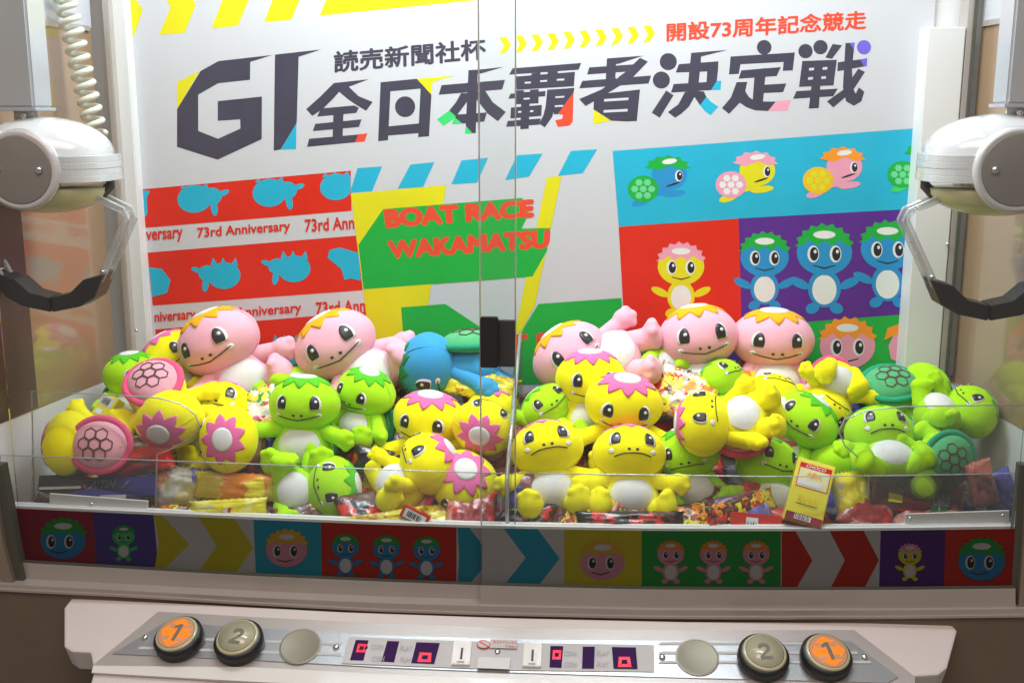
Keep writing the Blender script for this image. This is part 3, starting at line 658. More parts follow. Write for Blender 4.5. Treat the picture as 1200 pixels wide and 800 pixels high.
def claw(px, py, Y, label, sgn):
    c = uy(px, py, Y)                      # centre of the white band
    t = thing('claw', label, 'claw', c, 'crane claws hanging over the prizes')
    def L(name, me, loc=(0, 0, 0), rot=(0, 0, 0), parent=None):
        o = link(name, me, parent or t); o.location = loc; o.rotation_euler = rot; return o
    a, b = 0.121, 0.090
    prof = [(1, -0.0), (1, 0.006)] + [(math.cos(R(q)), 0.006 + 0.062 * math.sin(R(q))) for q in (8, 16, 26, 36, 46, 56, 66, 76, 84)]
    L('dome_cover', superell('dome_cover', a * .96, b * .95, 0.018, prof, SHELLW, 64, 2.2))
    for i in range(4):
        L('band_ring', flatten(superell('band_ring', a + .0006 * (i % 2), b, 0, [(0.993, 0.0), (1.0, 0.0006), (1.0, 0.0104), (0.993, 0.011)], SHELLW, 64, 3.0)), (0, 0, 0.011 * (1 - i)))
    L('lower_bowl', superell('lower_bowl', a * .88, b * .92, -0.033, [(1, 0)] + [(math.cos(R(q)), -0.046 * math.sin(R(q))) for q in (12, 25, 38, 50, 62, 75, 86)], BOWL, 64, 2.2))
    L('side_ring', lathe('side_ring', [(0.055, 0), (0.064, 0.002), (0.067, 0.012), (0.0655, 0.020), (0.060, 0.024), (0.056, 0.022)], SHELLW, 48), (0, -b * .78, 0.0), (R(90), 0, 0)).scale = (1.0, 1.0, 1.1)
    dsk = L('side_disc', lathe('side_disc', [(0.056, 0), (0.056, 0.0255), (0.054, 0.026)], DISCG, 48), (0, -b * .78, 0.0), (R(90), 0, 0))
    for dx in (-0.036, 0.036): L('disc_screw', lathe('disc_screw', [(0.006, 0), (0.006, 0.004), (0.0045, 0.006)], CHROME, 12), (dx, 0.0, 0.026), (0, 0, 0), dsk)
    # mast
    ms = box('mast', c + Vector((0.028 * sgn, 0.0, 0.37)), (0.066, 0.066, 0.54), TUBEW, t, 0.004)
    box('mast_flange', c + Vector((0.028 * sgn, 0, 0.128 - 0.03)), (0.074, 0.074, 0.006), TUBEW, t, 0.001)
    L('mast_collar', lathe('mast_collar', [(0.019, 0), (0.019, 0.022), (0.016, 0.024)], ALU, 24), (0.028 * sgn, 0, 0.076))
    L('mast_pin', lathe('mast_pin', [(0.013, 0), (0.013, 0.04)], TUBEW, 24), (0.028 * sgn, 0, 0.045))
    L('collar_bolt', lathe('collar_bolt', [(0.0055, 0), (0.0055, 0.004), (0.003, 0.006)], CHROME, 12), (0.022 * sgn, -0.018, 0.087), (R(90), 0, 0))
    # two arms, each a pair of bars bent at the elbow, black tips that meet
    for s in (-1, 1):
        blk = tube_mesh('arm_root', [(s * 0.112, 0, -0.018), (s * 0.112, 0, -0.030), (s * 0.098, 0, -0.044), (s * 0.076, 0, -0.054)], [0.008, 0.0085, 0.009, 0.009], BLACK, 4)
        L('arm_root', blk)
        for yy in (-0.016, 0.016):
            bm = bmesh.new()
            path = [(s * 0.078, -0.044), (s * 0.138, -0.072), (s * 0.144, -0.086), (s * 0.088, -0.195)]
            wd = 0.012; prev = None; rings = []
            for i, (x, z) in enumerate(path):
                d = Vector((path[min(i + 1, 3)][0] - path[max(i - 1, 0)][0], path[min(i + 1, 3)][1] - path[max(i - 1, 0)][1])).normalized(); n = Vector((-d.y, d.x)) * wd / 2
                rings.append([bm.verts.new((x + n.x, yy - .004, z + n.y)), bm.verts.new((x - n.x, yy - .004, z - n.y)), bm.verts.new((x - n.x, yy + .004, z - n.y)), bm.verts.new((x + n.x, yy + .004, z + n.y))])
            for r0, r1 in zip(rings, rings[1:]):
                for k in range(4): bm.faces.new((r0[k], r0[(k + 1) % 4], r1[(k + 1) % 4], r1[k]))
            bm.faces.new(rings[0]); bm.faces.new(rings[-1][::-1]); bmesh.ops.recalc_face_normals(bm, faces=bm.faces)
            bmesh.ops.bevel(bm, geom=list(bm.edges), offset=0.0012, segments=1, affect='EDGES')
            me = bpy.data.meshes.new('clear_arm'); bm.to_mesh(me); bm.free(); me.materials.append(ARM); L('clear_arm', me)
        for zz, xx in ((-0.178, 0.096), (-0.192, 0.090)):
            L('arm_pin', tube_mesh('arm_pin', [(s * xx, -0.024, zz), (s * xx, 0.024, zz)], 0.0022, CHROME, 8))
        q = [(0.100, -0.182), (0.062, -0.192), (0.036, -0.216), (0.002, -0.224), (0.002, -0.250), (0.052, -0.240), (0.080, -0.224)]
        L('claw_tip', slab('claw_tip', [Vector((s * x, -0.026, z)) for x, z in q], (0, 1, 0), 0.052, BLACK, None, 0.002).data)
        bpy.data.objects.remove([o for o in col.objects if o.name.startswith('claw_tip') and o.parent is None][-1])
    return t
cl = claw(54, 196, 0.10, 'white claw with clear bent arms hanging at the left edge', -1)
cr_ = claw(1168, 196, 0.10, 'white claw with clear bent arms hanging at the right edge', 1)
CORD = mat('coil_cord_cream', (0.66, 0.66, 0.56), 0.35, coat=0.3)
def coil(a, b, rad, turns, thick, sag=0.0):
    a, b = Vector(a), Vector(b); d = (b - a); t = d.normalized(); u = t.cross(Vector((0, 1, 0))).normalized(); v = t.cross(u)
    n = int(turns * 18); pts = []
    for i in range(n + 1):
        s = i / n; an = 2 * math.pi * turns * s
        pts.append(a + d * s + Vector((sag * math.sin(math.pi * s), 0, 0)) + (u * math.cos(an) + v * math.sin(an)) * rad)
    return tube_mesh('coiled_cord', pts, thick, CORD, 8)
tag(link('coiled_cord', coil(uy(67, -40, 0.30), uy(113, 158, 0.30), 0.0165, 13, 0.0058)), 'cream coiled cord hanging down beside the left claw mast', 'cord')
tag(link('coiled_cord', coil(uy(-8, 118, 0.27), uy(24, 140, 0.23), 0.020, 6, 0.0065)), 'short thick loop of coiled cord left of the claw mast', 'cord')
tag(link('coiled_cord', coil(uy(1235, 150, 0.25), uy(1185, 128, 0.22), 0.010, 5, 0.004)), 'coiled cord curving in behind the right claw mast', 'cord')

# ================================================================== ACRYLIC GUARDS
ACR = sheet_glass('clear_acrylic', (0.96, 0.97, 0.97), 0.02, 0.022); ACE = sheet_glass('acrylic_edge', (0.80, 0.84, 0.82), 0.25, 0.28)
def guard(label, outline, Y, edge_pts, t=0.003, r=0.0014):
    g = thing('acrylic_guard', label, 'guard', uy(outline[0][0], outline[0][1], Y), 'clear acrylic guards inside the glass')
    slab('acrylic_sheet', [uy(x, y, Y) for x, y in outline], (0, 1, 0), t, ACR, g)
    me = tube_mesh('polished_edge', [uy(x, y, Y - 0.001) - g.location for x, y in edge_pts], r, ACE, 6)
    link('polished_edge', me, g); return g
guard('low clear acrylic guard along the left door, brackets behind it', [(0, 533), (150, 538), (300, 543.5), (450, 550), (588, 554.5), (588, 622), (300, 612), (0, 598)], 0.040, [(0, 533), (150, 538), (300, 543.5), (450, 550), (588, 554.5)], r=0.0011)
guard('low clear acrylic guard along the right door', [(606, 554), (750, 556), (900, 558), (1050, 557), (1205, 554), (1205, 624), (606, 624)], 0.040, [(606, 554), (750, 556), (900, 558), (1050, 557), (1205, 554)], r=0.0011)
guard('tall clear acrylic guard with rounded corner by the left chute', [(37, 590), (37, 458), (120, 462), (185, 466), (212, 473), (231, 488), (233, 500), (222, 514), (200, 526), (183, 532), (182, 604)], 0.085, [(40, 590), (37, 458), (120, 462), (185, 466), (212, 473), (229, 486), (234, 499), (222, 514), (200, 526), (184, 533), (182, 604)])
guard('tall clear acrylic guard with slanted corner by the right chute', [(1205, 474), (1060, 476), (1015, 481), (990, 491), (983, 505), (990, 522), (1018, 548), (1018, 618), (1205, 618)], 0.085, [(1205, 474), (1060, 476), (1015, 481), (990, 491), (983, 505), (990, 522), (1012, 541), (1018, 550), (1018, 618)])
dv = thing('acrylic_divider', 'upright clear acrylic divider in the middle behind the door pulls', 'divider', uy(590, 600, 0.05))
xd = uy(592, 600, 0.05).x
z0 = uy(592, 630, 0.05).z; z1 = uy(592, 553, 0.05).z; z2 = uy(615, 392, 0.40).z
slab('acrylic_sheet', [V(xd, 0.045, z0), V(xd, 0.045, z1), V(xd, 0.40, z2), V(xd, 0.46, z2), V(xd, 0.46, z0)], (1, 0, 0), 0.008, ACR, dv)
link('polished_edge', tube_mesh('polished_edge', [V(xd + .004, 0.044, z0) - dv.location, V(xd + .004, 0.044, z1) - dv.location, V(xd + .004, 0.40, z2) - dv.location, V(xd + .004, 0.40, z0 + .1) - dv.location], 0.0035, ACE, 6), dv)
for pts, lab in (([(59, 577), (174, 586), (174, 601), (59, 592)], 'white metal bracket with one screw at the left, under purple pack'), ([(1060, 601), (1182, 597), (1182, 614), (1060, 619)], 'white metal bracket with two screws at the right, under cone bag')):
    b = thing('bracket', lab, 'bracket', uy(pts[0][0], pts[0][1], 0.045))
    slab('bracket_plate', [uy(x, y, 0.050) for x, y in pts], (0, -1, 0), 0.004, OFFWHITE, b, 0.001)
    for (x, y) in (((107, 590),) if pts[0][0] < 500 else ((1067, 607), (1175, 604))):
        o = link('screw', lathe('screw', [(0.003, 0), (0.003, 0.001), (0.0015, 0.002)], CHROME, 10), b); o.location = uy(x, y, 0.0455) - b.location; o.rotation_euler = (R(90), 0, 0)

# ================================================================== SWEETS
def rotm(u, f):
    """local x right, y back (away from f), z up; u = up, f = facing, both given as (right, up, toward camera)"""
    U = Vector(u).normalized(); Fc = Vector(f); Fc = (Fc - U * Fc.dot(U)).normalized()
    X = (-Fc).cross(U)
    return CM @ Matrix((X, -Fc, U)).transposed()
def crinkle_bag(name, w_, h_, d_, m, seed, n=22):
    vs = []; fs = []; idx = {}
    for side in (1, -1):
        for i in range(n + 1):
            for j in range(n + 1):
                u = i / n * 2 - 1; v = j / n * 2 - 1
                rim = i in (0, n) or j in (0, n)
                if side == -1 and rim: idx[(side, i, j)] = idx[(1, i, j)]; continue
                e = max(0, (1 - abs(u) ** 3.2)) * max(0, (1 - abs(v) ** 2.4))
                nz = noise.noise(Vector((u * 2.3, v * 2.3, seed + side * 5))) * .35 + noise.noise(Vector((u * 6, v * 6, seed + side * 9))) * .14
                y = -side * d_ / 2 * (e ** .55) * (1 + nz)
                zig = (0.008 if (i % 2) else 0) * (1 if j in (0, n) else 0)
                vs.append((u * w_ / 2 * (1 - .05 * (1 - v * v)), y, v * (h_ / 2 - zig))); idx[(side, i, j)] = len(vs) - 1
    for side in (1, -1):
        for i in range(n):
            for j in range(n):
                f = (idx[(side, i, j)], idx[(side, i + 1, j)], idx[(side, i + 1, j + 1)], idx[(side, i, j + 1)])
                fs.append(f if side == 1 else f[::-1])
    return mesh(name, vs, fs, m, True)
YEL = (0.80, 0.68, 0.02); RED = (0.65, 0.03, 0.02); SIL = (0.65, 0.62, 0.58); BRN = (0.10, 0.035, 0.02); ORG = (0.80, 0.25, 0.02); GRN = (0.06, 0.35, 0.06); BLU = (0.06, 0.06, 0.40); WHT = (0.8, 0.8, 0.78); BLK = (0.02, 0.02, 0.02)
def place(o, px, py, Y, u, f):
    o.matrix_basis = Matrix.Translation(uy(px, py, Y)) @ rotm(u, f).to_4x4()
def bag(label, px, py, Y, w_, h_, d_, m, u, f, seed=1, cat='snack bag'):
    k = uy(px, py, Y); s = fwd(k) / F
    o = tag(link('snack_bag', crinkle_bag('snack_bag', w_ * s, h_ * s, d_ * s, m, seed)), label, cat); place(o, px, py, Y, u, f); return o, s
def printon(o, s, items, y):
    """flat print on a pack's front face, coordinates in photo pixels from its centre"""
    for i, it in enumerate(items):
        if it[0] == 'r':
            _, nm, x0, z0, x1, z1, m = it
            pts = [(x0 * s, y - .0003 * (i + 1), z0 * s), (x1 * s, y - .0003 * (i + 1), z0 * s), (x1 * s, y - .0003 * (i + 1), z1 * s), (x0 * s, y - .0003 * (i + 1), z1 * s)]
            link(nm, mesh(nm, pts, [(0, 1, 2, 3)], m), o)
        else:
            _, tx, x0, z0, x1, z1, m, sl = it
            cu = bpy.data.curves.new('t', 'FONT'); cu.body = tx; cu.offset = 0.02; cu.resolution_u = 3; cu.shear = sl
            to = bpy.data.objects.new('t', cu); col.objects.link(to); dg = bpy.context.evaluated_depsgraph_get(); dg.update()
            me = to.evaluated_get(dg).to_mesh().copy(); bpy.data.objects.remove(to)
            xs = [v.co.x for v in me.vertices]; ys = [v.co.y for v in me.vertices]
            for v in me.vertices:
                v.co = Vector(((x0 + (v.co.x - min(xs)) / (max(xs) - min(xs)) * (x1 - x0)) * s, y - .0003 * (i + 1), (z0 + (v.co.y - min(ys)) / (max(ys) - min(ys)) * (z1 - z0)) * s))
            me.materials.clear(); me.materials.append(m); me.name = 'lettering'; link('lettering', me, o)
def carton(label, px, py, Y, w_, h_, d_, m, u, f, items=(), cat='sweets box', side=None):
    s = fwd(uy(px, py, Y)) / F
    bm = bmesh.new(); bmesh.ops.create_cube(bm, size=1); bmesh.ops.scale(bm, vec=(w_ * s, d_ * s, h_ * s), verts=bm.verts)
    bmesh.ops.bevel(bm, geom=list(bm.edges), offset=0.0015, segments=2, affect='EDGES')
    me = bpy.data.meshes.new('sweets_box'); bm.to_mesh(me); bm.free(); me.materials.append(m)
    o = tag(link('sweets_box', me), label, cat); place(o, px, py, Y, u, f)
    printon(o, s, items, -d_ * s / 2 - 0.0002)
    if side: link('end_panel', mesh('end_panel', [(-w_ * s / 2 * .96, -d_ * s / 2 * .95, -h_ * s / 2 - .0004), (w_ * s / 2 * .96, -d_ * s / 2 * .95, -h_ * s / 2 - .0004), (w_ * s / 2 * .96, d_ * s / 2 * .95, -h_ * s / 2 - .0004), (-w_ * s / 2 * .96, d_ * s / 2 * .95, -h_ * s / 2 - .0004)], [(0, 1, 2, 3)], side), o)
    return o
BXY = mat('box_yellow', (0.80, 0.70, 0.02), 0.3, coat=0.4); BXR = mat('box_red', (0.60, 0.03, 0.02), 0.3, coat=0.4); BXM = mat('box_maroon', (0.25, 0.015, 0.03), 0.35)
BXP = mat('pack_purple_blue', (0.085, 0.075, 0.42), 0.25, coat=0.7, bump=0.4, bscale=40); BXK = mat('pack_dark', (0.03, 0.022, 0.035), 0.3, coat=0.4)
PALE = ink('pale_yellow', (0.80, 0.76, 0.42))
def bars(x0, z0, w_, h_, n):
    return [('r', 'barcode_bar', x0 + w_ * i / n, z0, x0 + w_ * i / n + w_ / n * random.uniform(.25, .7), z0 + h_, IBK) for i in range(n)]
carton('tall yellow sweets box leaning in front of green plush at right', 947, 579, 0.075, 44, 76, 24, BXY, (.30, .92, -.25), (-.12, .25, 1),
       [('r', 'label_panel', -18, 4, 19, 33, IR), ('r', 'label_panel', -17, 5, 18, 27, PALE), ('t', '大箱入', -8, 16, 10, 24, IO, 0), ('r', 'label_panel', -17, 7, 12, 13, IW), ('t', 'CHOCO', -11, 28, 12, 32, IW, .2), ('r', 'print_line', -13, -16, 12, -15, IBK), ('t', 'おいしい', -12, -12, 12, -4, IYD, 0), ('r', 'end_panel', -21, -37, 21, -27, BXM), ('r', 'label_panel', -11, -34, 8, -28, IW)] + bars(-10, -33.5, 17, 5, 9), side=BXM)
carton('red box end with white barcode label on the bed at right', 885, 613, 0.060, 60, 22, 14, BXR, (.1, 1, -.2), (0, .5, 1), [('r', 'label_panel', -12, -8, 2, 6, IW)] + bars(-11, -7, 12, 8, 7))
carton('red and white barcode box lying beside the yellow plush', 487, 604, 0.05, 34, 15, 12, BXR, (.42, .9, 0), (0, .4, 1), [('r', 'label_panel', -13, -6, 14, 5, IW)] + bars(-9, -4, 19, 7, 9))
carton('purple blue pack with white slanted lettering above the left bracket', 137, 571, 0.10, 96, 24, 16, BXP, (-.02, 1, -.2), (0, .3, 1), [('t', 'AlTIN', -30, -1, 2, 8, IW, .35), ('t', '/', 9, -1, 17, 8, IW, .5), ('r', 'label_panel', -16, -13, 14, -9, LG), ('r', 'leaf_mark', -40, 0, -33, 6, IRL)], cat='sweets pack')
carton('dark flat pack at the left end behind the bracket', 76, 567, 0.10, 52, 18, 26, BXK, (-.03, 1, -.3), (0, .45, 1), [('r', 'label_panel', -24, -8, 24, -5, LG)], cat='sweets pack')
carton('small yellow box with white label lying by leftmost green plush', 124, 483, 0.25, 24, 40, 16, BXY, (.45, .85, -.3), (-.3, .3, .9), [('r', 'label_panel', -10, 5, 9, 17, LG), ('r', 'label_panel', -8, -6, 2, 0, IW)] + bars(-8, 7, 14, 8, 7))
carton('small yellow box wedged behind the green plush at far right', 1100, 462, 0.30, 16, 34, 10, BXY, (-.4, .9, 0), (.3, .2, 1), [('r', 'print_line', -6, -14, -4, 14, IRL)])
for args in (
    ('shiny silver and orange snack bag in the heap below pink plush', 800, 463, 0.30, 78, 66, 14, wrapper('foil_mixed', [(0.45, 0.38, 0.32), BRN, YEL, RED, SIL, ORG, YEL], 55, .2, .35), (.45, .85, -.25), (-.2, .5, 1), 3),
    ('brown and yellow flat snack bag below the green plush', 868, 594, 0.075, 92, 26, 8, wrapper('foil_brown', [BRN, YEL, RED, YEL, BRN, ORG], 50, .3), (-.28, .9, -.2), (.1, .6, .8), 4),
    ('dark glossy snack bag below the front yellow plush', 738, 611, 0.065, 130, 26, 20, wrapper('foil_dark', [BLK, BRN, RED, BLK, BRN], 38, .2), (0, 1, -.2), (0, .4, 1), 5),
    ('red sweets bag slanting under the leftmost yellow plush', 158, 542, 0.115, 96, 34, 16, wrapper('foil_red', [RED, RED, (0.45, 0.08, 0.06), RED, (0.7, 0.3, 0.25)], 26, .2), (-.22, 1, -.2), (-.1, .4, 1), 6),
    ('yellow bag with white and red label near the left door', 268, 596, 0.055, 92, 24, 12, wrapper('foil_yellow', [YEL, YEL, (0.85, 0.8, 0.2), YEL, ORG], 22, .22), (-.06, 1, -.2), (0, .4, 1), 7),
    ('long yellow sweets bag behind the first green plush', 280, 570, 0.12, 110, 34, 14, wrapper('foil_gold', [YEL, (0.6, 0.45, 0.03), YEL, ORG, YEL, WHT], 18, .3), (.06, 1, -.2), (0, .4, 1), 8),
    ('yellow dotted snack bag lying along the front left', 448, 609, 0.05, 100, 20, 12, wrapper('foil_dots', [YEL, YEL, YEL, (0.5, 0.25, 0.02)], 60, .3), (-.16, 1, -.2), (0, .5, 1), 9),
    ('clear yellow sweets bag behind the slanted acrylic corner', 1000, 583, 0.10, 52, 66, 22, wrapper('film_yellow', [(0.62, 0.58, 0.12), (0.5, 0.5, 0.3), YEL, (0.45, 0.42, 0.2)], 22, .15), (-.2, 1, -.2), (.2, .2, 1), 10),
    ('small red wrapped sweet beside the pink plush foot', 325, 437, 0.36, 26, 24, 12, wrapper('foil_red', [RED]), (.4, .9, 0), (0, .2, 1), 11),
    ('printed blue and red sweets packet between yellow and green plush', 307, 478, 0.27, 44, 52, 12, wrapper('foil_print', [WHT, BLU, RED, WHT, GRN, YEL], 46, .25, .1), (-.3, .9, -.2), (0, .4, 1), 12),
    ('brown wrapped sweet under the side facing green plush', 436, 541, 0.17, 50, 36, 22, wrapper('foil_dark', [BLK]), (.2, 1, 0), (0, .4, 1), 13),
    ('dark purple sweets bag beside the acrylic divider', 615, 585, 0.11, 56, 66, 22, wrapper('film_purple', [(0.12, 0.1, 0.3), (0.35, 0.35, 0.5), BLU, (0.3, 0.12, 0.15)], 34, .25), (0, 1, -.1), (0, .2, 1), 14),
    ('red striped snack bag behind the acrylic divider', 598, 530, 0.24, 46, 84, 18, wrapper('foil_pinkred', [RED, (0.6, 0.25, 0.2), (0.3, 0.03, 0.03), (0.5, 0.1, 0.1)], 30, .25), (.1, 1, -.1), (0, .2, 1), 15),
    ('dark brown snack bag in the gap between yellow plush', 700, 590, 0.14, 60, 52, 20, wrapper('foil_choc', [BRN, (0.22, 0.09, 0.03), BRN, (0.4, 0.2, 0.05)], 34, .3), (0, 1, -.1), (0, .3, 1), 16),
    ('yellow dotted snack bag under the blue plush', 565, 452, 0.33, 90, 34, 20, wrapper('foil_dots', [YEL]), (.2, .9, -.2), (0, .5, 1), 17),
    ('blue sweets bag in the far right corner', 1172, 580, 0.12, 44, 60, 22, wrapper('film_navy', [(0.05, 0.05, 0.28), (0.1, 0.1, 0.45), (0.05, 0.05, 0.28)], 18, .25), (-.4, .9, 0), (-.2, .2, 1), 18),
    ('clear red wrapped sweet standing under the shell plush', 1150, 566, 0.10, 34, 56, 14, wrapper('film_red', [(0.5, 0.1, 0.08), (0.65, 0.2, 0.14), (0.5, 0.08, 0.06)], 20, .15), (-.25, 1, 0), (0, .2, 1), 19),
    ('orange snack bag behind the two upright pink plush', 868, 452, 0.36, 60, 40, 20, wrapper('foil_orange', [ORG, RED, ORG, YEL], 26, .25), (.1, 1, -.2), (0, .4, 1), 20),
    ('clear yellow bag inside the left acrylic corner', 208, 575, 0.12, 66, 60, 24, wrapper('film_pale', [(0.5, 0.42, 0.14), (0.5, 0.2, 0.12), (0.45, 0.42, 0.36), (0.16, 0.14, 0.4)], 22, .12), (.1, 1, -.1), (.1, .2, 1), 21),
    ('brown snack bag low in the middle right heap', 900, 600, 0.14, 120, 60, 24, wrapper('foil_choc', [BRN]), (0, 1, -.3), (0, .6, 1), 22),
): bag(*args)
o, s = bag('pink and red cone shaped sweets bag with green band at right', 1075, 583, 0.10, 112, 44, 14, wrapper('cone_print', [(0.62, 0.06, 0.05), (0.70, 0.22, 0.16), (0.62, 0.06, 0.05), (0.75, 0.22, 0.04)], 20, .25), (.12, 1, -.1), (0, .2, 1), 23)
printon(o, s, [('r', 'sweet_picture', -36, -8, -20, 8, IY), ('r', 'sweet_picture', -8, -2, 5, 9, ink('choc', (.12, .03, .02))), ('r', 'green_band', 14, -16, 36, 14, ink('deep_green', (.02, .2, .07))), ('t', 'Caplico', 16, -12, 34, 9, IW, 0)], -14 * s / 2 * 1.15)
rs = random.Random(21)
pal = [('brown', wrapper('foil_choc', [BRN])), ('dark', wrapper('foil_dark', [BLK])), ('red', wrapper('foil_red', [RED])), ('patterned brown', wrapper('foil_brown', [BRN])), ('purple', wrapper('film_purple', [BLU])), ('yellow dotted', wrapper('foil_dots', [YEL])), ('plain brown', wrapper('foil_choc', [BRN])), ('red striped', wrapper('foil_pinkred', [RED]))]
NTH = ['first', 'second', 'third', 'fourth', 'fifth', 'sixth', 'seventh', 'eighth', 'ninth', 'tenth', 'eleventh', 'twelfth', 'thirteenth', 'fourteenth', 'fifteenth', 'sixteenth', 'seventeenth', 'eighteenth', 'nineteenth', 'twentieth']
for (ry, rY, step, rown) in ((607, .085, 64, 'lowest row along the glass'), (588, .15, 70, 'row just behind the lowest'), (556, .23, 72, 'middle row'), (515, .32, 76, 'fourth row up under the plush'), (470, .41, 80, 'rearmost row by the poster')):
    x = 60 + rs.uniform(0, 20); k = 0
    while x < 1150:
        if x > 40 + (620 - ry) * .55 and x < 1180 - (620 - ry) * .5:
            cn, m_ = rs.choice(pal)
            o, _ = bag('%s sweets packet, %s from the left in the %s' % (cn, NTH[k], rown), x, ry + rs.uniform(-8, 8), rY, rs.uniform(58, 92), rs.uniform(44, 62), 18, m_, (rs.uniform(-.8, .8), 1, -.7), (rs.uniform(-.3, .3), .9, .6), rs.randint(1, 99))
            o['group'] = 'sweets packets under the plush toys'; k += 1
        x += step * rs.uniform(.85, 1.15)
# label on the yellow bag
s = fwd(uy(254, 603, 0.045)) / F
carton('white and red price card tucked in the yellow bag', 256, 603, 0.044, 30, 22, 2, BXR, (.12, 1, -.1), (0, .3, 1), [('r', 'label_panel', -14, -10, 10, 10, IW), ('r', 'print_line', 1, -10, 2, 10, IRL)] + bars(3, -7, 6, 12, 4), cat='price card')

# ================================================================== PLUSH TOYS
def fabric(name, c, s=0.35):
    m = mat('plush_' + name, c, 0.9, bump=0.22, bscale=75, var=0.07, vscale=5, sheen=s, spec=0.12)
    b = m.node_tree.nodes['Principled BSDF']; b.inputs['Subsurface Weight'].default_value = 0.35
    b.inputs['Subsurface Radius'].default_value = (1.0, 0.6, 0.3); b.inputs['Subsurface Scale'].default_value = 0.012
    b.inputs['Sheen Tint'].default_value = (*[min(1, x + .25) for x in c], 1)
    return m
FY = fabric('yellow', (0.97, 0.85, 0.008)); FG = fabric('green', (0.42, 0.78, 0.012)); FP = fabric('pink', (0.90, 0.46, 0.56)); FB = fabric('blue', (0.05, 0.34, 0.64))
CPK = fabric('cap_pink', (0.80, 0.17, 0.40), .1); CGR = fabric('cap_green', (0.10, 0.52, 0.02), .1); COR = fabric('cap_orange', (0.85, 0.42, 0.01), .1); CDG = fabric('cap_dark_green', (0.015, 0.22, 0.08), .1)
FW = fabric('white', (0.74, 0.73, 0.72)); EYEB = mat('eye_black', (0.02, 0.02, 0.024), 0.35); EYEW = mat('eye_white', (0.78, 0.78, 0.78), 0.5)
SHP = fabric('shell_rose', (0.78, 0.38, 0.46)); SHG = fabric('shell_green', (0.10, 0.44, 0.19)); SRP = fabric('shell_rim_rose', (0.80, 0.10, 0.22)); SRG = fabric('shell_rim_green', (0.02, 0.34, 0.17)); THR = mat('brown_thread', (0.10, 0.05, 0.03), 0.7)
HX, HY, HZ = 1.06, 0.93, 0.83          # head half-axes, unit = head radius
def hp(az, el, lift=1.0):
    a, e = R(az), R(el)
    return Vector((HX * math.sin(a) * math.cos(e), -HY * math.cos(a) * math.cos(e), HZ * math.sin(e))) * lift
def decal(name, az, el, outline, m, lift, rings=3):
    """outline: (dx,dy) in degrees around az,el"""
    vs = [hp(az, el, lift)]; fs = []; n = len(outline)
    for r in range(1, rings + 1):
        for dx, dy in outline: vs.append(hp(az + dx * r / rings / max(.35, math.cos(R(el))), el + dy * r / rings, lift))
    for dx, dy in outline: vs.append(hp(az + dx / max(.35, math.cos(R(el))), el + dy, 0.99))
    for k in range(n): fs.append((0, 1 + k, 1 + (k + 1) % n))
    for r in range(rings):
        for k in range(n):
            a = 1 + r * n; b = 1 + (r + 1) * n
            fs.append((a + k, b + k, b + (k + 1) % n, a + (k + 1) % n))
    return mesh(name, vs, fs, m, True)
def ob(n, rx, ry, sx=0, flat_bottom=False):
    out = []
    for k in range(n):
        t = 2 * math.pi * k / n; x = rx * math.cos(t); y = ry * math.sin(t)
        if flat_bottom and y < -ry * .62: y = -ry * .62
        out.append((x, y))
    return out
def cap_mesh(m):
    n = 72; vs = [Vector((0, 0, HZ * 1.036))]; fs = []; rings = 9
    edge = []
    for k in range(n):
        ph = k / n * 9; tri = abs((ph % 1) - .5) * 2          # nine points round the cap
        edge.append(31 + 17 * tri)
    def pt(k, th, l):
        a = 2 * math.pi * k / n; t = R(th)
        return Vector((HX * math.sin(t) * math.sin(a), -HY * math.sin(t) * math.cos(a), HZ * math.cos(t))) * l
    for r in range(1, rings + 1):
        for k in range(n): vs.append(pt(k, edge[k] * r / rings, 1.035))
    for k in range(n): vs.append(pt(k, edge[k], 0.99))
    for k in range(n): fs.append((0, 1 + k, 1 + (k + 1) % n))
    for r in range(rings):
        for k in range(n): fs.append((1 + r * n + k, 1 + (r + 1) * n + k, 1 + (r + 1) * n + (k + 1) % n, 1 + r * n + (k + 1) % n))
    return mesh('cap', vs, fs, m, True)
def disc_mesh(m):
    n = 36; vs = []; fs = []
    for r, (th, l) in enumerate(((5, 1.062), (10, 1.062), (15, 1.06), (19, 1.055), (20, 1.02))):
        for k in range(n):
            a = 2 * math.pi * k / n; t = R(th)
            vs.append(Vector((HX * math.sin(t) * math.sin(a), -HY * math.sin(t) * math.cos(a), HZ * math.cos(t))) * l)
    for r in range(4):
        for k in range(n): fs.append((r * n + k, (r + 1) * n + k, (r + 1) * n + (k + 1) % n, r * n + (k + 1) % n))
    vs.append(Vector((0, 0, HZ * 1.0622))); c_ = len(vs) - 1
    for k in range(n): fs.append((c_, k, (k + 1) % n))
    return mesh('cap_disc', vs, fs, m, True)
def blobs(name, balls, m, vox=0.055, sm=6):
    """soft stuffed form: balls merged into one skin"""
    bm = bmesh.new()
    for (c, r) in balls:
        rr = r if isinstance(r, tuple) else (r, r, r)
        ret = bmesh.ops.create_icosphere(bm, subdivisions=3, radius=1)
        for v in ret['verts']: v.co = Vector((v.co.x * rr[0], v.co.y * rr[1], v.co.z * rr[2])) + Vector(c)
    me = bpy.data.meshes.new(name); bm.to_mesh(me); bm.free()
    o = bpy.data.objects.new('tmp', me); col.objects.link(o)
    md = o.modifiers.new('r', 'REMESH'); md.mode = 'VOXEL'; md.voxel_size = vox; md.use_smooth_shade = True
    ms = o.modifiers.new('s', 'SMOOTH'); ms.factor = 0.6; ms.iterations = sm
    dg = bpy.context.evaluated_depsgraph_get(); dg.update()
    out = bpy.data.meshes.new_from_object(o.evaluated_get(dg)); out.name = name
    bpy.data.objects.remove(o); out.materials.clear(); out.materials.append(m)
    out.polygons.foreach_set('use_smooth', [True] * len(out.polygons)); return out
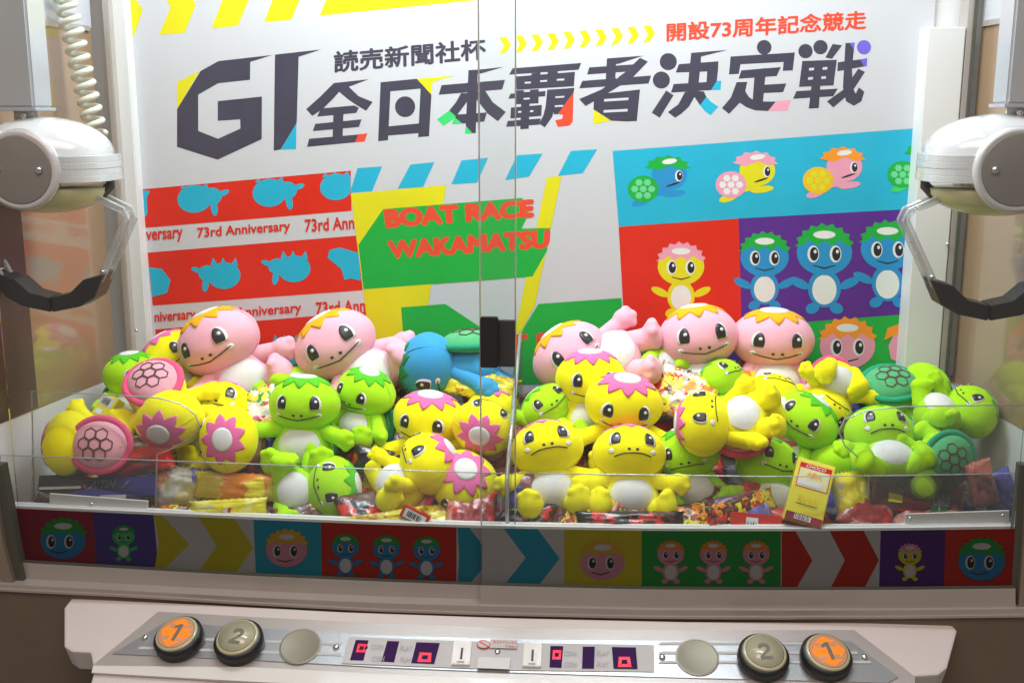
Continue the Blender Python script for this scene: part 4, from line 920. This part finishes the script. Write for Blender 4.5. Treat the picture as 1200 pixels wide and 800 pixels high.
def chain(p0, r0, p1, r1, n=6):
    p0, p1 = Vector(p0), Vector(p1)
    return [(p0.lerp(p1, i / (n - 1)), r0 + (r1 - r0) * i / (n - 1)) for i in range(n)]
bm = bmesh.new(); bmesh.ops.create_uvsphere(bm, u_segments=48, v_segments=28, radius=1)
for v in bm.verts:
    j = 1 + .035 * noise.noise(v.co * 1.6 + Vector((4, 2, 9)))
    v.co = Vector((v.co.x * HX, v.co.y * HY, v.co.z * HZ)) * j
head_me = bpy.data.meshes.new('head'); bm.to_mesh(head_me); bm.free(); head_me.polygons.foreach_set('use_smooth', [True] * len(head_me.polygons))
# origin of the body mesh = neck
body_me = blobs('body', [((0, 0.02, -0.52), (0.66, 0.56, 0.62)), ((0, 0.0, -0.72), (0.74, 0.62, 0.50)), ((0, 0, -0.12), (0.50, 0.46, 0.35))], FY, 0.06, 8)
arm_me = blobs('arm', chain((0, 0, 0), 0.20, (0.55, 0, 0), 0.19) + [((0.72, 0, 0.02), 0.23), ((0.88, 0, 0.13), 0.12), ((0.93, 0, -0.03), 0.12), ((0.84, 0, -0.16), 0.11)], FY, 0.035, 5)
leg_me = blobs('leg', chain((0, 0, 0), 0.27, (0, -0.42, 0), 0.26) + [((0, -0.52, 0.06), (0.31, 0.22, 0.34)), ((0, -0.56, 0.33), 0.14), ((0.17, -0.56, 0.28), 0.12), ((-0.17, -0.56, 0.28), 0.12)], FY, 0.04, 6)
tail_me = blobs('tail', chain((0, 0.40, -1.02), 0.14, (0, 0.66, -1.18), 0.05, 5), FY, 0.05, 3)
def bp(u, v, lift=1.0, back=False):     # point on the body's front or back, u,v in units of half-width / half-height
    x = 0.74 * u; z = -0.62 + 0.58 * v; q = max(0.0, 1 - u * u * 1.0 - v * v * .92)
    y = 0.615 * math.sqrt(q) * lift
    return Vector((x * (1.0), y if back else -y, z))
def body_patch(name, ru, rv, m, lift=1.03, v0=0.0):
    n = 32; vs = [bp(0, v0, lift)]; fs = []
    for r in range(1, 6):
        for k in range(n):
            t = 2 * math.pi * k / n; vs.append(bp(ru * math.cos(t) * r / 5, v0 + rv * math.sin(t) * r / 5, lift if r < 5 else 0.985))
    for k in range(n): fs.append((0, 1 + (k + 1) % n, 1 + k))
    for r in range(4):
        for k in range(n): fs.append((1 + r * n + k, 1 + r * n + (k + 1) % n, 1 + (r + 1) * n + (k + 1) % n, 1 + (r + 1) * n + k))
    return mesh(name, vs, fs, m, True)
def shell_mesh(m):
    bm = bmesh.new(); bmesh.ops.create_uvsphere(bm, u_segments=32, v_segments=18, radius=1)
    for v in bm.verts:
        v.co = Vector((v.co.x * 0.62, max(v.co.y, -.25) * 0.36 + 0.46, v.co.z * 0.70 - 0.60))
    me = bpy.data.meshes.new('shell'); bm.to_mesh(me); bm.free(); me.materials.append(m); me.polygons.foreach_set('use_smooth', [True] * len(me.polygons)); return me
def rim_mesh(m):
    n = 40; vs = []; fs = []
    for k in range(n):
        t = 2 * math.pi * k / n; c = Vector((0.66 * math.cos(t), 0.50 - .05 * abs(math.sin(t)), 0.74 * math.sin(t) - 0.60)); o_ = Vector((math.cos(t), 0, math.sin(t)))
        for q in range(8):
            a = 2 * math.pi * q / 8; vs.append(c + o_ * (0.10 * math.cos(a)) + Vector((0, 0.085 * math.sin(a), 0)))
    for k in range(n):
        for q in range(8): fs.append((k * 8 + q, k * 8 + (q + 1) % 8, ((k + 1) % n) * 8 + (q + 1) % 8, ((k + 1) % n) * 8 + q))
    return mesh('shell_rim', vs, fs, m, True)
def thread_mesh():
    vs = []; fs = []
    def sp(x, z):
        q = max(0.02, 1 - (x / .62) ** 2 - ((z + .60) / .70) ** 2); return Vector((x, 0.36 * math.sqrt(q) + 0.466, z))
    def seg(a, b):
        for i in range(3):
            p = sp(*[a[j] + (b[j] - a[j]) * i / 3 for j in (0, 1)]); q = sp(*[a[j] + (b[j] - a[j]) * (i + 1) / 3 for j in (0, 1)])
            d = (q - p).normalized(); s_ = Vector((-d.z, 0, d.x)) * 0.013; up = Vector((0, 0.012, 0)); k = len(vs)
            vs.extend([p - s_, p + s_, q + s_, q - s_, p - s_ + up, p + s_ + up, q + s_ + up, q - s_ + up])
            fs.extend([(k + 4, k + 5, k + 6, k + 7), (k, k + 1, k + 5, k + 4), (k + 2, k + 3, k + 7, k + 6), (k + 1, k + 2, k + 6, k + 5), (k, k + 4, k + 7, k + 3)])
    cs = [(0, -.58)] + [(0.29 * math.cos(R(30 + 60 * i)), -.58 + .29 * math.sin(R(30 + 60 * i))) for i in range(6)]
    for cx, cz in cs:
        h = [(cx + .155 * math.cos(R(60 * k)), cz + .155 * math.sin(R(60 * k))) for k in range(6)]
        for k in range(6): seg(h[k], h[(k + 1) % 6])
    return mesh('shell_stitching', vs, fs, THR)
def seam_mesh(m):
    pts = []
    for i in range(61):
        t = 2 * math.pi * i / 60; y = .04 * HY; q = 1.0
        pts.append(Vector((HX * q * math.cos(t), y, HZ * q * math.sin(t))) * 1.001)
    return tube_mesh('head_seam', pts, 0.010, m, 5)
def recol(me, m):
    c = me.copy(); c.materials.clear(); c.materials.append(m); return c
def mouth_mesh(kind):
    if kind == 0: path = [(-36, -17), (-18, -22), (0, -26), (18, -21), (36, -15)]
    else: path = [(-33, -27), (-16, -23), (0, -22), (16, -22), (33, -25)]
    pts = []
    for (a, b), (c, d) in zip(path, path[1:]):
        for i in range(4): pts.append(hp(a + (c - a) * i / 4, b + (d - b) * i / 4, 1.012))
    pts.append(hp(*path[-1], 1.012))
    return tube_mesh('mouth', pts, 0.017, EYEB, 6)
mouths = [mouth_mesh(0), mouth_mesh(1)]
eyeb = {s: decal('eye', s * 27, 8, ob(20, 7.9, 16.5, 0, True), EYEB, 1.022) for s in (-1, 1)}
eyew = {s: decal('eye_white', s * 29.5, 7.5, ob(20, 9.3, 18.0, 0, True), EYEW, 1.014) for s in (-1, 1)}
glint = {s: decal('eye_glint', s * 27 + 2, 13, ob(12, 2.6, 3.1), EYEW, 1.032, 1) for s in (-1, 1)}
cheek = {s: decal('cheek_patch', s * 36, -16, ob(16, 5, 5), EYEW, 1.008, 2) for s in (-1, 1)}
nost = {s: decal('nostril', s * 6.5, -14.5, ob(10, 2.4, 2.6), EYEB, 1.018, 1) for s in (-1, 1)}
belly_me = body_patch('belly_patch', 0.68, 0.80, FW, 1.05)
thread_me = thread_mesh()
KIND = {}
for k, (f, c, sh, rm) in {'Y': (FY, CPK, SHP, SRP), 'G': (FG, CGR, SHG, SRG), 'P': (FP, COR, fabric('shell_orange', (0.80, 0.45, 0.10)), COR), 'B': (FB, CDG, SHG, SRG)}.items():
    KIND[k] = dict(head=recol(head_me, f), body=recol(body_me, f), arm=recol(arm_me, f), leg=recol(leg_me, f), tail=recol(tail_me, f), cap=cap_mesh(c), shell=shell_mesh(sh), rim=rim_mesh(rm), seam=seam_mesh(mat('seam_' + k, tuple(x * .7 for x in f.node_tree.nodes['Principled BSDF'].inputs['Base Color'].default_value[:3]), .9)))
disc_me = disc_mesh(FW)
WORDS = {'Y': 'yellow', 'G': 'green', 'P': 'pink', 'B': 'blue'}
ARMS = {  # (yaw about z, lift about y) degrees for left(screen left, -x) / right
    'out': ((25, -12), (25, -12)), 'down': ((30, -45), (30, -45)), 'low': ((20, -35), (10, -38)), 'up': ((15, 45), (15, 45)), 'wave': ((20, 30), (25, -30)), 'fwd': ((65, -25), (65, -25)), 'flat': ((0, 10), (0, 10))}
LEGS = {'sit': (28, -6, 0), 'down': (18, -60, 0), 'wide': (48, 5, 0), 'up': (25, 30, 0), 'back': (20, -80, 0)}
def plush(kind, cx, cy, r, Y, U, Fc, bU, bF, label, arms='out', legs='sit', mouth=0):
    K = KIND[kind]; rs_ = random.getstate()
    for _ in range(6):
        random.setstate(rs_)
        t = plush_at(K, kind, cx, cy, r, Y, U, Fc, bU, bF, label, arms, legs, mouth)
        ys = []
        for o in t.children:
            if o.type == 'MESH': M = o.matrix_basis; ys += [(M @ Vector(q)).y + t.location.y for q in o.bound_box]
        lo = min(ys) + .006
        if lo >= 0.046 or _ == 5: return t
        Y += 0.052 - lo
        for o in list(t.children_recursive) + [t]: bpy.data.objects.remove(o)
def plush_at(K, kind, cx, cy, r, Y, U, Fc, bU, bF, label, arms, legs, mouth):
    c = uy(cx, cy, Y); s = r * 1.04 * fwd(c) / F; sb = s * 1.22
    Rb = rotm(bU, bF); Rh = rotm(U, Fc)
    t = thing('plush_toy', label, 'plush toy', c, WORDS[kind] + ' plush toys in the crane game')
    h = link('head', K['head'], t); h.matrix_basis = Rh.to_4x4() @ Matrix.Diagonal((s * random.uniform(.97, 1.05), s * random.uniform(.95, 1.03), s * random.uniform(.94, 1.04), 1))
    link('head_seam', K['seam'], h)
    for nm, me in (('cap', K['cap']), ('cap_disc', disc_me), ('mouth', mouths[mouth])): link(nm, me, h)
    for sg in (-1, 1):
        for nm, d in (('eye_white', eyew), ('eye', eyeb), ('eye_glint', glint), ('nostril', nost), ('cheek_patch', cheek)): link(nm, d[sg], h)
    neck = Rb @ Vector((0, 0.03, -0.43)) * s
    MB = Matrix.Translation(neck) @ Rb.to_4x4() @ Matrix.Scale(sb, 4)
    b = link('body', K['body'], t); b.matrix_basis = MB
    link('belly_patch', belly_me, b); link('tail', K['tail'], b)
    shl = link('shell', K['shell'], t); shl.matrix_basis = MB
    link('shell_rim', K['rim'], shl); link('shell_stitching', thread_me, shl)
    for i, sg in enumerate((-1, 1)):
        yaw, lift = ARMS[arms][i]; yaw += random.uniform(-8, 8); lift += random.uniform(-10, 10)
        m = Matrix.Translation((sg * 0.42, -0.08, -0.24)) @ Matrix.Rotation(R(sg * -yaw), 4, 'Z') @ Matrix.Rotation(R(sg * -lift), 4, 'Y')
        if sg < 0: m = m @ Matrix.Rotation(R(180), 4, 'Z')
        a = link('arm', K['arm'], t); a.matrix_basis = MB @ m
        sp, dn, _ = LEGS[legs]; sp += random.uniform(-8, 8); dn += random.uniform(-8, 8)
        m = Matrix.Translation((sg * 0.36, -0.22, -0.92)) @ Matrix.Rotation(R(sg * sp), 4, 'Z') @ Matrix.Rotation(R(-dn), 4, 'X')
        l = link('leg', K['leg'], t); l.matrix_basis = MB @ m
    return t
UP = (0, 1, .15); FR = (0, 0, 1)
S = [
 # ---- left half, back to front
 ('P', 256, 400, 45, .37, (-.42, .9, .12), (-.25, -.08, 1), (-.5, .85, .1), (.15, .2, 1), 'pink plush with orange cap propped up at the upper left', 'out', 'wide', 0),
 ('Y', 200, 417, 33, .41, (-.55, .85, .1), (.0, 0, 1), (-.4, .9, 0), (0, 0, 1), 'yellow plush peeking out left of the tilted pink one', 'down', 'sit', 0),
 ('G', 154, 438, 29, .33, (-.05, 1, .22), (.75, -.15, .7), (.1, 1, 0), (.5, 0, .8), 'leftmost green plush, turned to look right', 'down', 'sit', 0),
 ('P', 393, 404, 44, .38, (-.52, .85, .1), (.05, -.08, 1), (-.72, .68, 0), (.15, .3, 1), 'pink plush leaning left with arm stretched beside the blue one', 'low', 'wide', 0),
 ('B', 502, 431, 43, .37, (-1, .05, .12), (0, -.85, .5), (-1, .0, .1), (0, -.95, -.1), 'only blue plush, lying face down at the back', 'down', 'down', 0),
 ('G', 352, 492, 32, .34, (0, -1, 0), (0, .1, 1), (0, -1, .1), (0, 0, 1), 'green plush upside down with its feet up behind others', 'out', 'up', 0),
 ('Y', 258, 478, 36, .28, (.05, .82, -.5), (0, .55, .85), (0, .9, -.1), (0, .2, 1), 'yellow plush gazing upward just below the tilted pink one', 'out', 'sit', 1),
 ('G', 429, 459, 33, .28, (.22, 1, .38), (-.55, -.05, .85), (.1, 1, 0), (-.55, 0, .9), 'green plush with visible cap disc, turned to look left', 'down', 'sit', 0),
 ('Y', 578, 478, 29, .32, (0, 1, .1), (.1, 0, -1), (0, 1, 0), (0, 0, -1), 'yellow plush seen from behind near the door pulls', 'out', 'sit', 0),
 ('Y', 503, 490, 38, .26, (.08, 1, .35), (-.22, -.1, 1), (0, 1, 0), (0, 0, 1), 'yellow plush facing forward below the blue one', 'out', 'sit', 0),
 ('G', 357, 473, 39, .21, (.02, 1, .1), (-.05, .05, 1), (.05, 1, .05), (0, .1, 1), 'green plush sitting upright with white belly and feet forward', 'out', 'sit', 0),
 ('Y', 566, 501, 34, .21, (-.12, -.25, .95), (.35, .9, .2), (-.1, .3, .9), (0, .9, -.3), 'yellow plush with its pink cap turned towards the glass at centre', 'out', 'sit', 0),
 ('Y', 199, 492, 38, .16, (-.15, -.45, .9), (.3, -.9, -.3), (.45, -.55, .6), (.15, -.75, -.5), 'yellow plush head down, back shell up, inside the left acrylic corner', 'flat', 'up', 0),
 ('Y', 268, 514, 37, .14, (0, .06, 1), (-1, 0, .15), (.1, .2, .9), (-.9, 0, -.2), 'yellow plush showing the whole pink star cap end on', 'fwd', 'up', 0),
 ('Y', 82, 520, 36, .12, (-1, 0, -.05), (0, -.1, -1), (-1, .05, 0), (.1, -.15, -1), 'leftmost yellow plush lying with its pink shell to the glass', 'up', 'wide', 0),
 ('Y', 503, 543, 37, .12, (.8, .6, .1), (-.5, .8, .42), (.75, .62, 0), (-.5, .75, .55), 'yellow plush lying back looking up beside the green one', 'fwd', 'wide', 1),
 ('Y', 545, 567, 39, .07, (.06, .62, .78), (-.8, -.2, .35), (0, 1, .1), (-.7, 0, .6), 'yellow plush with pink cap at lower centre, facing left', 'down', 'sit', 0),
 ('G', 391, 573, 36, .07, (1, .22, .1), (-.25, .35, .9), (1, .1, 0), (0, .25, 1), 'green plush lying on its side along the front left glass', 'flat', 'wide', 0),
 # ---- right half
 ('P', 905, 397, 42, .41, (.02, 1, .25), (-.04, -.08, 1), (0, 1, 0), (0, .05, 1), 'pink plush upright with full orange cap, right of its twin', 'down', 'sit', 0),
 ('P', 818, 395, 42, .40, (-.15, 1, .08), (-.02, .04, 1), (-.05, 1, 0), (0, .05, 1), 'pink plush upright against the red poster panel, left of its twin', 'down', 'sit', 0),
 ('P', 667, 416, 43, .37, (-.6, .8, 0), (-.12, .42, .9), (-1, .12, 0), (0, .55, .8), 'pink plush lying back with feet to the right, mid right', 'down', 'down', 0),
 ('G', 775, 462, 28, .37, (-.2, -1, 0), (0, .2, 1), (-.1, -1, .1), (0, .2, 1), 'green plush with only its feet up beside the silver bag', 'out', 'up', 0),
 ('G', 845, 446, 28, .34, (-.6, .6, -.4), (.3, .9, .4), (-.4, .8, -.4), (0, .9, .4), 'green plush face up just below the twin pink plush', 'down', 'sit', 0),
 ('G', 640, 478, 30, .28, (-.55, .6, -.2), (-.1, .65, .7), (-.3, .8, -.3), (0, .6, .8), 'green plush head showing left of stacked yellow ones', 'up', 'sit', 0),
 ('Y', 692, 443, 38, .30, (-.03, 1, .22), (.05, -.05, 1), (0, 1, 0), (0, .05, 1), 'yellow plush half hidden, leaning on the lying pink one', 'out', 'sit', 0),
 ('Y', 731, 472, 40, .23, (.1, 1, .5), (-.02, -.28, 1), (0, 1, .1), (0, 0, 1), 'yellow plush with bowed head and cap disc in view', 'out', 'sit', 0),
 ('Y', 966, 481, 31, .30, (-.55, -.8, .1), (.15, .1, 1), (-.38, -.92, .1), (0, .1, 1), 'yellow plush upside down, frowning, white belly and feet in the air', 'out', 'up', 1),
 ('Y', 905, 465, 30, .31, (-.1, .3, -.9), (.3, .9, .3), (-.2, .5, -.7), (0, .9, .4), 'yellow plush on its back behind the sideways yellow one', 'up', 'up', 0),
 ('G', 1083, 462, 35, .34, (1, .1, 0), (-.25, -.2, -.95), (1, .1, 0), (.1, -.75, -.6), 'green plush lying face down with its shell up by the pillar', 'flat', 'wide', 0),
 ('G', 945, 492, 35, .25, (.5, .7, .2), (.25, .75, .6), (.3, .6, .3), (0, .6, .8), 'green plush tucked behind the yellow box', 'fwd', 'sit', 0),
 ('G', 1138, 482, 33, .24, (.9, .25, .1), (-.35, .85, .4), (1, .12, 0), (-.2, .8, .6), 'rightmost green plush lying back against the side wall', 'fwd', 'wide', 0),
 ('G', 1030, 508, 37, .19, (0, .82, -.55), (0, .5, .85), (0, .6, -.6), (0, .75, .65), 'green plush face up behind the slanted acrylic corner', 'out', 'wide', 1),
 ('Y', 824, 496, 37, .15, (-1, .03, -.12), (.0, .72, .7), (-1, -.05, 0), (0, .6, .8), 'yellow plush lying sideways with cap to the left', 'down', 'down', 1),
 ('G', 900, 545, 36, .20, (.1, .7, -.3), (.35, .45, .75), (0, .8, -.3), (0, .4, .9), 'green plush shadowed beneath the sideways yellow one', 'out', 'sit', 0),
 ('G', 805, 530, 36, .19, (-.2, 1, 0), (-.3, .25, .9), (-.1, 1, 0), (.1, .2, 1), 'green plush behind the front pair of yellow ones', 'down', 'sit', 1),
 ('Y', 641, 526, 39, .13, (-.2, 1, -.55), (-.04, .5, 1), (-.1, 1, -.15), (.02, .25, 1), 'yellow plush frowning beside the acrylic divider, legs kicked up', 'out', 'sit', 1),
 ('Y', 737, 532, 40, .12, (.03, 1, -.55), (.05, .5, 1), (0, 1, -.15), (.02, .2, 1), 'yellow plush sitting upright at the front glass, right half', 'out', 'wide', 1),
 ('Y', 632, 604, 30, .13, (-1, .1, 0), (0, 0, -1), (-1, .1, 0), (0, -.1, -1), 'yellow plush squashed at the bottom with pink shell showing', 'flat', 'wide', 0),
 ('G', 1072, 560, 33, .13, (-.75, -.5, .1), (0, -.1, -1), (-.72, -.55, .1), (.1, .1, -1), 'green plush lying with its round shell turned to the glass', 'flat', 'wide', 0),
 ('G', 985, 545, 34, .22, (.3, .9, 0), (.1, .2, -1), (.2, .9, 0), (0, .2, -1), 'green plush seen from behind next to the yellow box', 'out', 'sit', 0),
]
for a in S: plush(*a)
